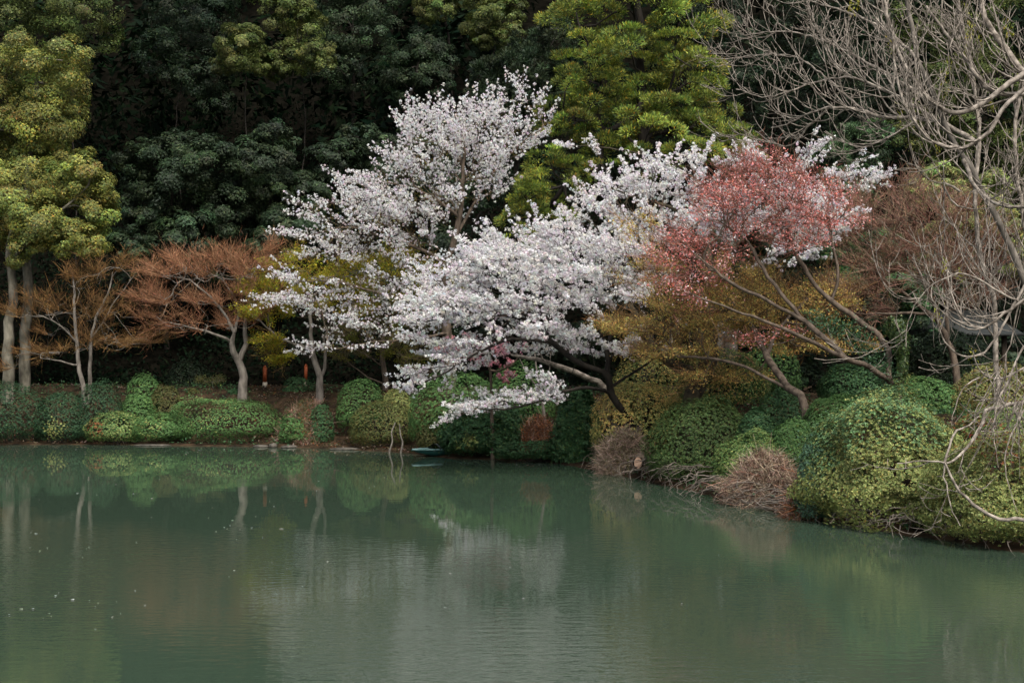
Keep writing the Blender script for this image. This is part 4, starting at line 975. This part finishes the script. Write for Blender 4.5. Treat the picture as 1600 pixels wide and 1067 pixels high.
# ------------------------------------------------------------------ the bare grey tree at right
def bare_tree():
    r = RS(401)
    D0 = 24.0
    base = base_on_ground(1645, 24.6)
    t = thing("bare_tree", "big leafless grey tree at right with long drooping boughs curling up at tips", "tree", base)
    def C(pts, d0, d1):
        d = np.linspace(d0, d1, len(pts))
        return [P(a, b, q) for (a, b), q in zip(pts, d)]
    trunk_pts = [base - np.array([0, 0, .2])] + C([(1632, 560), (1616, 490), (1590, 410), (1552, 330), (1511, 255), (1485, 210), (1460, 150), (1436, 94), (1420, 20), (1410, -60)], 24.6, 24.6)
    mains = [
        (C([(1660, 650), (1640, 560), (1618, 470), (1606, 380), (1592, 290), (1586, 200), (1602, 110), (1612, 0)], 24.9, 24.9), .07, .035),
        (C([(1562, 640), (1556, 560), (1552, 470), (1530, 390), (1524, 300), (1530, 220), (1520, 120), (1500, 20), (1490, -60)], 25, 25.2), .07, .035),
        (C([(1640, 150), (1600, 115), (1570, 75), (1540, 30), (1528, -40)], 23.2, 23.4), .10, .05),
        (C([(1640, 90), (1597, 116), (1552, 150), (1519, 172), (1485, 176), (1455, 157), (1432, 131), (1410, 94), (1395, 56), (1384, 10), (1380, -40)], 22.8, 23.4), .07, .03),
        (C([(1640, 150), (1600, 148), (1567, 148), (1537, 135), (1515, 101), (1496, 75), (1470, 41), (1447, 10)], 23, 23.4), .065, .03),
        (C([(1640, 110), (1575, 161), (1545, 206), (1515, 229), (1481, 229), (1447, 214), (1425, 184), (1406, 142), (1399, 105), (1393, 60)], 22.6, 23), .055, .02),
        (C([(1505, 250), (1522, 289), (1545, 312), (1570, 322), (1610, 324), (1640, 316)], 24, 22.6), .05, .03),
        (C([(1522, 221), (1477, 195), (1432, 184), (1380, 184), (1342, 172), (1294, 169), (1260, 180), (1230, 195), (1205, 200)], 24.4, 26.5), .065, .014),
        (C([(1500, 300), (1474, 285), (1485, 311), (1507, 326), (1515, 300), (1530, 296)], 23.2, 23), .03, .012),
        (C([(1480, 180), (1440, 150), (1390, 118), (1340, 90), (1290, 65), (1230, 50), (1160, 55)], 24.6, 27.5), .05, .012),
        (C([(1460, 185), (1400, 150), (1330, 122), (1270, 130), (1200, 152), (1150, 140)], 24.6, 27), .045, .012),
        (C([(1350, 175), (1300, 130), (1250, 92), (1200, 85), (1140, 92)], 25.6, 28), .03, .01),
        (C([(1294, 169), (1262, 200), (1235, 228), (1205, 222), (1180, 205)], 26, 27), .03, .01),
        (C([(1440, 100), (1400, 60), (1350, 30), (1290, 10), (1230, -10)], 24.8, 27), .045, .012),
        (C([(1436, 184), (1390, 215), (1350, 230), (1320, 222), (1290, 205)], 24.4, 25.4), .03, .01),
        (C([(1610, 430), (1551, 536), (1523, 556), (1495, 553), (1470, 522), (1464, 488)], 22.8, 22.6), .034, .014),
        (C([(1640, 440), (1593, 474), (1560, 497), (1537, 512), (1518, 508), (1495, 483), (1484, 449), (1480, 420)], 22.4, 22.6), .038, .014),
        (C([(1660, 500), (1600, 474), (1565, 457), (1530, 438), (1498, 427), (1456, 446), (1436, 466), (1419, 502), (1416, 542)], 22.6, 22.8), .03, .008),
        (C([(1640, 560), (1600, 574), (1575, 588), (1555, 592), (1535, 584), (1524, 565), (1520, 548)], 22.2, 22), .03, .012),
        (C([(1660, 640), (1600, 630), (1560, 636), (1540, 642), (1536, 660), (1522, 684), (1505, 705), (1490, 720), (1478, 724)], 20.6, 19.6), .055, .02),
        (C([(1640, 815), (1600, 812), (1560, 810), (1530, 795), (1500, 769), (1484, 745), (1476, 722), (1440, 720), (1402, 724)], 19.3, 19.6), .045, .010),
        (C([(1476, 724), (1476, 745), (1484, 787), (1500, 821)], 19.55, 19.4), .02, .008),
        (C([(1476, 722), (1490, 680), (1515, 664), (1530, 650)], 19.55, 20.4), .026, .014),
        (C([(1600, 540), (1572, 600), (1556, 640), (1552, 680), (1560, 730)], 20.2, 19.8), .022, .006),
        (C([(1530, 590), (1510, 600), (1496, 622), (1488, 650), (1487, 665)], 22, 21.8), .018, .006),
        (C([(1600, 640), (1580, 680), (1570, 730), (1580, 770), (1590, 800)], 19.8, 19.5), .018, .006),
    ]
    g0 = Geo(); tp = spline(trunk_pts, .25); k = len(tp)
    g0.tube(tp + r.normal(0, .012, tp.shape), np.interp(np.linspace(0, 1, k), [0, .1, 1], [.09, .066, .036]), 10)
    V, Q, _ = g0.data(); link_mesh("trunk", V, Q, M_BARK_GREY, t, smooth_=True)
    g = Geo(); curves = []
    for pts, ra, rb in mains:
        c = spline(pts, .12); c[1:-1] += r.normal(0, .008, (len(c) - 2, 3))
        rad = np.linspace(ra, rb, len(c)) * .72
        curves.append((c, rad)); 
        o = Geo(); o.tube(c, rad, 8)
        V, Q, _ = o.data(); link_mesh("bough", V, Q, M_BARK_BARE, t, smooth_=True)
    def arc(p, d, L, curl, wob, kk=9):
        pts = [p]; ds = L / kk; v = d.copy()
        up = curl
        for q in range(kk):
            v = unit(v + np.array([0, 0, up * ds]) + r.normal(0, wob, 3)); p = p + v * ds; pts.append(p)
        return np.array(pts)
    buds = []
    sec = []
    allc = [(c, rad, 0) for c, rad in curves] + [(tp[int(k * .45):], np.full(k, .05), 0)]
    for ci, (c, rad, _) in enumerate(allc):
        low = c[:, 2].mean() < 3.4
        ln = np.linalg.norm(c[-1] - c[0])
        cnt = int(len(c) * (.50 if not low else .12))
        for q in r.integers(int(len(c) * .15), len(c) - 1, cnt):
            T = unit(c[min(q + 1, len(c) - 1)] - c[q - 1])
            side = unit(np.cross(T, rand_dirs(1, r)[0]))
            d = unit(T * .9 + side * .8 + np.array([-.35 if not low else .1, 0, -.15 if not low else -.7]))
            L = r.uniform(.5, 1.7) * (1 if not low else .65)
            a = arc(c[q], d, L, r.uniform(.5, 1.9) if not low else r.uniform(-.6, .9), .09)
            ra = min(rad[q] * .6, .006 + L * .008)
            g.tube(a, np.linspace(ra, .006, len(a)), 4); sec.append((a, ra))
    for a, ra in sec:
        for q in r.integers(2, len(a), r.integers(2, 6)):
            q = min(q, len(a) - 2)
            T = unit(a[q + 1] - a[q]); side = unit(np.cross(T, rand_dirs(1, r)[0]))
            L = r.uniform(.2, .75)
            b_ = arc(a[q], unit(T * .8 + side * .8), L, r.uniform(.3, 2.4), .1, 6)
            g.tube(b_, np.linspace(min(ra * .6, .009), .0045, len(b_)), 3); buds.append(b_[-1])
            for q2 in range(r.integers(0, 3)):
                w = r.integers(2, 6); T2 = unit(b_[w] - b_[w - 1]); s2 = unit(np.cross(T2, rand_dirs(1, r)[0]))
                e_ = arc(b_[w], unit(T2 * .8 + s2 * .8), r.uniform(.12, .4), r.uniform(0, 2.5), .1, 5)
                g.tube(e_, np.linspace(.006, .004, len(e_)), 3)
    # hanging fine twigs in front of the stems
    for q in range(100):
        p = P(r.uniform(1460, 1640), r.uniform(330, 470), r.uniform(23.4, 26))
        a = arc(p, unit(np.array([r.normal(0, .35), r.normal(0, .2), -1])), r.uniform(.4, 1.5), r.uniform(-.2, 1.6), .16, 8)
        g.tube(a, np.linspace(r.uniform(.006, .012), .004, len(a)), 3)
    for q in range(70):
        p = P(r.uniform(1535, 1640), r.uniform(560, 660), r.uniform(19.6, 20.8))
        a = arc(p, unit(np.array([r.normal(-.1, .4), r.normal(0, .2), -1])), r.uniform(.4, 1.2), r.uniform(-.2, .6), .12, 8)
        g.tube(a, np.linspace(.010, .004, len(a)), 3)
    V, Q, _ = g.data(); link_mesh("twigs", V, Q, M_BARK_BARE, t, smooth_=True)
    # a few yellow green shoots
    spots = [(1330, 10), (1340, 5), (1512, 20), (1515, 45), (1530, 55), (1510, 80), (1480, 110), (1475, 145), (1550, 165), (1405, 180), (1393, 65), (1464, 490), (1577, 50), (1465, 235), (1520, 555), (1500, 432), (1475, 415)]
    Pn, Cn = [], []
    for a, b_ in spots:
        c = P(a, b_, r.uniform(22.6, 24)); m = 26
        Pn.append(c + r.normal(0, 1, (m, 3)) * np.array([.035, .035, .085]))
    Pn = np.vstack(Pn); m = len(Pn)
    V, Q, Cc = leaves(Pn, rand_dirs(m, r), .06, .025, r, pick([(2, (.20, .21, .03)), (1, (.26, .22, .03))], m, r), along=unit(rand_dirs(m, r) * .6 + np.array([0, 0, 1])))
    link_mesh("leaves", V, Q, M_LEAF, t, tint=Cc)
bare_tree()

# ------------------------------------------------------------------ roots and stones at the waterline
r = RS(500)
g = Geo()
arr = BANK_XY[(BANK_PX[:, 0] > 900)]
seg = spline(np.column_stack([arr, np.zeros(len(arr))]), .05)
seg = seg[(seg[:, 1] > 18.5)]
for q in range(170):
    i = r.integers(0, len(seg) - 3); p = seg[i]; T = unit(seg[i + 2] - seg[i]); nrm = np.array([-T[1], T[0], 0])
    if nrm[1] < 0: nrm = -nrm
    p0 = p + nrm * r.uniform(.15, .6) + np.array([0, 0, r.uniform(.18, .5)])
    L = r.uniform(.3, .9)
    p1 = p0 - nrm * r.uniform(.2, .55) + T * r.normal(0, .35) + np.array([0, 0, r.uniform(-.25, .05)])
    p2 = p1 - nrm * r.uniform(.0, .3) + T * r.normal(0, .3) + np.array([0, 0, -r.uniform(.05, .4)])
    pp = spline([p0, p1, p2], .09); pp[1:] += r.normal(0, .02, (len(pp) - 1, 3))
    g.tube(pp, np.linspace(r.uniform(.006, .015), .004, len(pp)), 4)
for q in range(45):                     # pale dead driftwood lying along the dry bush's foot
    px = r.uniform(1140, 1330); D = bD(px) + r.uniform(-.25, .3)
    p0 = np.array([(px - 800) / F * D, D, r.uniform(.03, .22)])
    a = r.uniform(-.6, .6); L = r.uniform(.3, 1.0)
    p2 = p0 + np.array([math.cos(a) * L, -math.sin(a) * L * .5 - .25 * L, r.normal(0, .06)]); p2[2] = max(p2[2], .0)
    pp = spline([p0, (p0 + p2) / 2 + r.normal(0, .07, 3), p2], .09); g.tube(pp, np.linspace(r.uniform(.007, .015), .004, len(pp)), 4)
V, Q, _ = g.data(); link_mesh("exposed_roots", V, Q, M_ROOT, kind="stuff", smooth_=True)

M_STONE = noise_mat("stone", (.03, .028, .023), (.10, .09, .075), 5, .9, .5)
def rock(name, label, cat, c, s, seed, mat=M_STONE, group=None, box=.0):
    """an irregular stone: a faceted dome pushed in and out"""
    r = RS(seed); nu, nv = 12, 8
    V = []
    for j in range(nv + 1):
        ph = -pi / 2 + pi * j / nv
        for i in range(nu):
            th = 2 * pi * i / nu
            u = np.array([math.cos(ph) * math.cos(th), math.cos(ph) * math.sin(th), math.sin(ph)])
            f = (np.abs(u) ** (2.2 + box)).sum() ** (-1 / (2.2 + box))
            f *= 1 + .12 * float(vnoise(np.array(u[0] * 2.2 + seed), np.array(u[1] * 2.2 + u[2] * 1.7), seed))
            V.append(u * f * np.array(s) + np.array(c))
    Q = [[j * nu + i, j * nu + (i + 1) % nu, (j + 1) * nu + (i + 1) % nu, (j + 1) * nu + i] for j in range(nv) for i in range(nu)]
    o = link_mesh(name, np.array(V) - np.array(c), np.array(Q), mat, smooth_=False)
    o.location = tuple(float(v) for v in c)
    return tag(o, label, cat, group)
GS = "flat stones along the waterline"
def edge_stone(px, w, h, label, seed, back=.12):
    D = bD(px) + back
    rock("edge_stone", label, "stone", ((px - 800) / F * D, D, h * .35), (w / F * D / 2, .22, h), seed, group=GS)
edge_stone(407, 26, .05, "flat grey stone at the waterline under the long hedge's right end", 511)
edge_stone(427, 14, .09, "small pale upright stone at the waterline, right of flat grey one", 512)
edge_stone(452, 28, .05, "long low pale stone at the waterline below the thin brown bush", 513)
edge_stone(540, 52, .045, "longest low pale ledge stone at the waterline left of the olive bush", 514)
edge_stone(240, 60, .03, "thin low grey stone at the waterline below the long hedge's left half", 515, .05)
rock("garden_stone", "grey upright slab of stone half hidden behind the orange maple", "stone", P(1114, 545, 36.5), (.26, .2, .55), 521, box=3, group="grey stones behind the orange maple")
rock("garden_stone", "mossy grey pointed stone half hidden right beside the grey slab", "stone", P(1140, 545, 36.8), (.20, .2, .5), 522, box=1, group="grey stones behind the orange maple")
rock("garden_stone", "small dark stone touching the left side of the grey slab", "stone", P(1096, 540, 36.2), (.18, .2, .4), 523, mat=M_BARK_MOSS, box=1, group="grey stones behind the orange maple")

# pale cut log end poking out of the dry bush
t = thing("cut_log", "pale round sawn log end poking out of the dry bush over the water", "log", P(997, 723, 31.0))
p0, p1 = P(997, 723, 31.0), P(1002, 715, 31.9)
g = Geo(); pp = spline([p0, p1], .1); g.tube(pp, np.full(len(pp), .13), 12); V, Q, _ = g.data(); link_mesh("bark", V, Q, M_BARK_BROWN, t, smooth_=True)
d = unit(p1 - p0); A = unit(np.cross(d, [0, 0, 1])); B = np.cross(d, A)
ring = [p0 - d * .012 + (A * math.cos(a) * .085 + B * math.sin(a) * .127) for a in np.linspace(0, 2 * pi, 16, endpoint=False)]
Vc = np.array([p0 - d * .02] + ring)
Qc = np.array([[0, 1 + i, 1 + (i + 1) % 16, 1 + (i + 2) % 16] for i in range(0, 16, 2)])
link_mesh("sawn_face", Vc, Qc, noise_mat("sawn_wood", (.30, .19, .13), (.42, .29, .21), 12, .8, .2), t)

# two thin bare stems standing in the water in front of the olive bush
for (pts, lab) in (([(608, 706), (613, 690), (612, 675), (618, 660)], "left one of two thin bare stems rising from the water before the olive bush"),
                   ([(626, 707), (629, 692), (626, 680), (624, 662)], "right one of two thin bare stems rising from the water before the olive bush")):
    Dq = bD(615) - .05
    pp = spline([P(a, b_, Dq) for a, b_ in pts], .06); pp[0, 2] = -.05
    g = Geo(); g.tube(pp, np.linspace(.028, .014, len(pp)), 6); V, Q, _ = g.data()
    o = link_mesh("bare_sapling", V - pp[0], Q, M_BARK_GREY, smooth_=True); o.location = tuple(float(v) for v in pp[0]); tag(o, lab, "stem", "thin bare stems at the water")

# ------------------------------------------------------------------ teal boat
def boat():
    t = thing("rowing_boat", "small teal rowing boat moored under the leafy bush, pointed bow at left", "boat", P(690, 716, bD(690) + .05) * np.array([1, 1, 0]))
    m_t = noise_mat("teal_paint", (.015, .075, .072), (.04, .15, .14), 6, .5, .1)
    m_w = noise_mat("worn_white", (.07, .15, .145), (.14, .23, .225), 8, .6, .1)
    m_d = noise_mat("dark_hull", (.02, .025, .025), (.05, .06, .06), 5, .6, .1)
    Db = bD(680) - .1
    bow = P(644, 711, Db) * np.array([1, 1, 0]); ax = unit(np.array([1, .75, 0.])); side = np.array([-ax[1], ax[0], 0])
    Ln = 1.9; K = 14; M = 9
    rows, rim_l, rim_r = [], [], []
    for i in range(K + 1):
        u = i / K; w = .42 * (1 - (1 - u) ** 2.2) ** .8 * (1 if u < .8 else 1 - .15 * (u - .8) / .2) + .01
        sheer = .26 + .04 * (1 - u) ** 2 ; keel = .24 * (1 - u) ** 3 - .06
        c = bow + ax * u * Ln
        row = []
        for j in range(M):
            a = -1 + 2 * j / (M - 1)
            row.append(c + side * w * np.sign(a) * abs(a) ** .7 + np.array([0, 0, keel + (sheer * .62 - keel) * abs(a) ** 2.2]))
        rows.append(row); rim_l.append(row[0] + np.array([0, 0, .012])); rim_r.append(row[-1] + np.array([0, 0, .012]))
    V = np.array(rows).reshape(-1, 3)
    Q = np.array([[i * M + j, i * M + j + 1, (i + 1) * M + j + 1, (i + 1) * M + j] for i in range(K) for j in range(M - 1)])
    link_mesh("hull", V, Q, m_t, t, smooth_=True)
    for rim in (rim_l, rim_r):
        g = Geo(); g.tube(np.array(rim), np.full(len(rim), .028), 6); V, Q, _ = g.data(); link_mesh("gunwale", V, Q, m_w, t, smooth_=True)
    for u in (.3,):
        c = bow + ax * u * Ln + np.array([0, 0, .15]); g = Geo(); g.box(c, (.14, .5, .03), math.atan2(ax[1], ax[0])); V, Q, _ = g.data(); link_mesh("seat", V, Q, m_w, t)
    # dark cover over the stern half
    V, Q = [], []
    for i in range(5, K + 1):
        for j in range(7):
            f = j / 6
            V.append(rim_l[i] * (1 - f) + rim_r[i] * f + np.array([0, 0, .02 + .12 * math.sin(pi * f)]))
    n_ = K + 1 - 5
    Q = np.array([[i * 7 + j, i * 7 + j + 1, (i + 1) * 7 + j + 1, (i + 1) * 7 + j] for i in range(n_ - 1) for j in range(6)])
    link_mesh("cover", np.array(V), Q, m_d, t, smooth_=True)
boat()

# ------------------------------------------------------------------ orange posts, hut
M_VERM = noise_mat("vermilion_paint", (.15, .036, .012), (.23, .055, .018), 6, .6, .1)
M_PALE = noise_mat("pale_footing", (.38, .33, .26), (.5, .45, .36), 8, .8, .2)
for (px, yt, yb, wpx, lab) in ((414, 574, 613, 5.5, "bright orange wooden post with pale footing, left of two behind the hedge"), (478, 572, 616, 4.5, "dull orange wooden post in shade, beside the forked maple stem")):
    D = 45.2 if px < 450 else 45.8
    x = (px - 800) / F * D; gz = ground_at(x, D); zt = P(0, yt, D)[2]; zb = max(gz, P(0, yb, D)[2]); w = wpx / F * D
    t = thing("orange_post", lab, "post", (x, D, gz), "orange posts in the shade")
    g = Geo(); g.box((x, D, (zb + .14 + zt) / 2), (w, w, zt - zb - .14)); V, Q, _ = g.data(); link_mesh("shaft", V, Q, M_VERM, t)
    g = Geo(); g.box((x, D, zt + .03), (w * 1.05, w * 1.05, .06), 0, .3); V, Q, _ = g.data(); link_mesh("cap", V, Q, M_VERM, t)
    g = Geo(); g.box((x, D, (gz - .1 + zb + .14) / 2), (w * 1.12, w * 1.12, zb + .14 - gz + .1)); V, Q, _ = g.data(); link_mesh("footing", V, Q, M_PALE, t)

def hut():
    D = 38.5; c = P(1475, 520, D); gz = ground_at(c[0], D + 1.2)
    t = thing("garden_hut", "low garden hut with a weathered grey roof showing behind the bare tree", "hut", (c[0], D + 1.2, gz))
    m_r = noise_mat("grey_roof", (.016, .018, .017), (.034, .038, .036), 3, .7, .2, stretch=(1, 6, 1))
    m_w = noise_mat("dark_wood", (.03, .024, .018), (.07, .055, .04), 6, .85, .3, stretch=(1, 1, .3))
    x0, x1 = P(1395, 0, D)[0], P(1600, 0, D)[0]; ze = P(0, 521, D)[2]; zr = P(0, 490, D + 1.8)[2] + .1
    y0, ym, y1 = D, D + 1.8, D + 3.6
    n = 14
    for k, (ya, yb_, za, zb_) in enumerate(((y0, ym, ze, zr), (y1, ym, ze, zr))):
        V = np.array([[x0, ya, za], [x1, ya, za], [x1 - .5, yb_, zb_], [x0 + 1.2, yb_, zb_]], float); V2 = V - np.array([0, 0, .07])
        Q = np.array([[0, 1, 2, 3], [7, 6, 5, 4], [0, 4, 5, 1], [1, 5, 6, 2], [2, 6, 7, 3], [3, 7, 4, 0]])
        link_mesh("roof", np.vstack([V, V2]), Q, m_r, t)
    V = np.array([[x0, y0, ze], [x0 + 1.2, ym, zr], [x0, y1, ze], [x0 + .05, ym, ze]], float)
    link_mesh("hip", V + np.array([-.004, 0, .002]), np.array([[0, 3, 2, 1]]), m_r, t)
    for xx in (x0 + .4, (x0 + x1) / 2, x1 - .4):
        for yy in (y0 + .4, y1 - .4):
            g = Geo(); g.box((xx, yy, (gz - .2 + ze + .1) / 2), (.12, .12, ze + .1 - gz + .2)); V, Q, _ = g.data(); link_mesh("post", V, Q, m_w, t)
    g = Geo(); g.box(((x0 + x1) / 2, y1 - .55, (gz + ze) / 2), (x1 - x0 - 1.0, .08, ze - gz)); V, Q, _ = g.data(); link_mesh("wall", V, Q, m_w, t)
hut()

# ------------------------------------------------------------------ petals floating on the pond
r = RS(600)
pts = []
for (px, py, sx_, sy_, m) in ((180, 940, 90, 25, 18), (300, 800, 160, 30, 22), (60, 960, 60, 10, 8), (380, 830, 80, 20, 14), (430, 900, 60, 20, 8), (100, 850, 70, 25, 12), (620, 760, 160, 25, 16), (150, 760, 120, 20, 14), (250, 705, 240, 4, 60), (840, 727, 60, 4, 26), (900, 900, 260, 60, 14)):
    for _ in range(max(4, int(m * .8))):
        a, b_ = r.normal(px, sx_ * .6), r.normal(py, sy_ * .6)
        D = CAM_H * F / max(b_ - 533.5, 166)
        pts.append(((a - 800) / F * D, D, .004))
pts = np.array(pts)
keep = pond_sdf(pts[:, 0], pts[:, 1]) < -.03
pts = pts[keep]; n = len(pts)
size = .028 * np.exp(r.normal(0, .45, (n, 1)))
V, Q, C = leaves(pts + np.array([0, 0, .004]), unit(np.tile([0, 0, 1.], (n, 1)) + .04 * rand_dirs(n, r)), size, size * .8, r, pick([(1, (.75, .72, .72)), (1, (.6, .58, .5))], n, r, .15), fold=.05)
link_mesh("floating_petals", V, Q, M_PETAL, tint=C, kind="stuff")
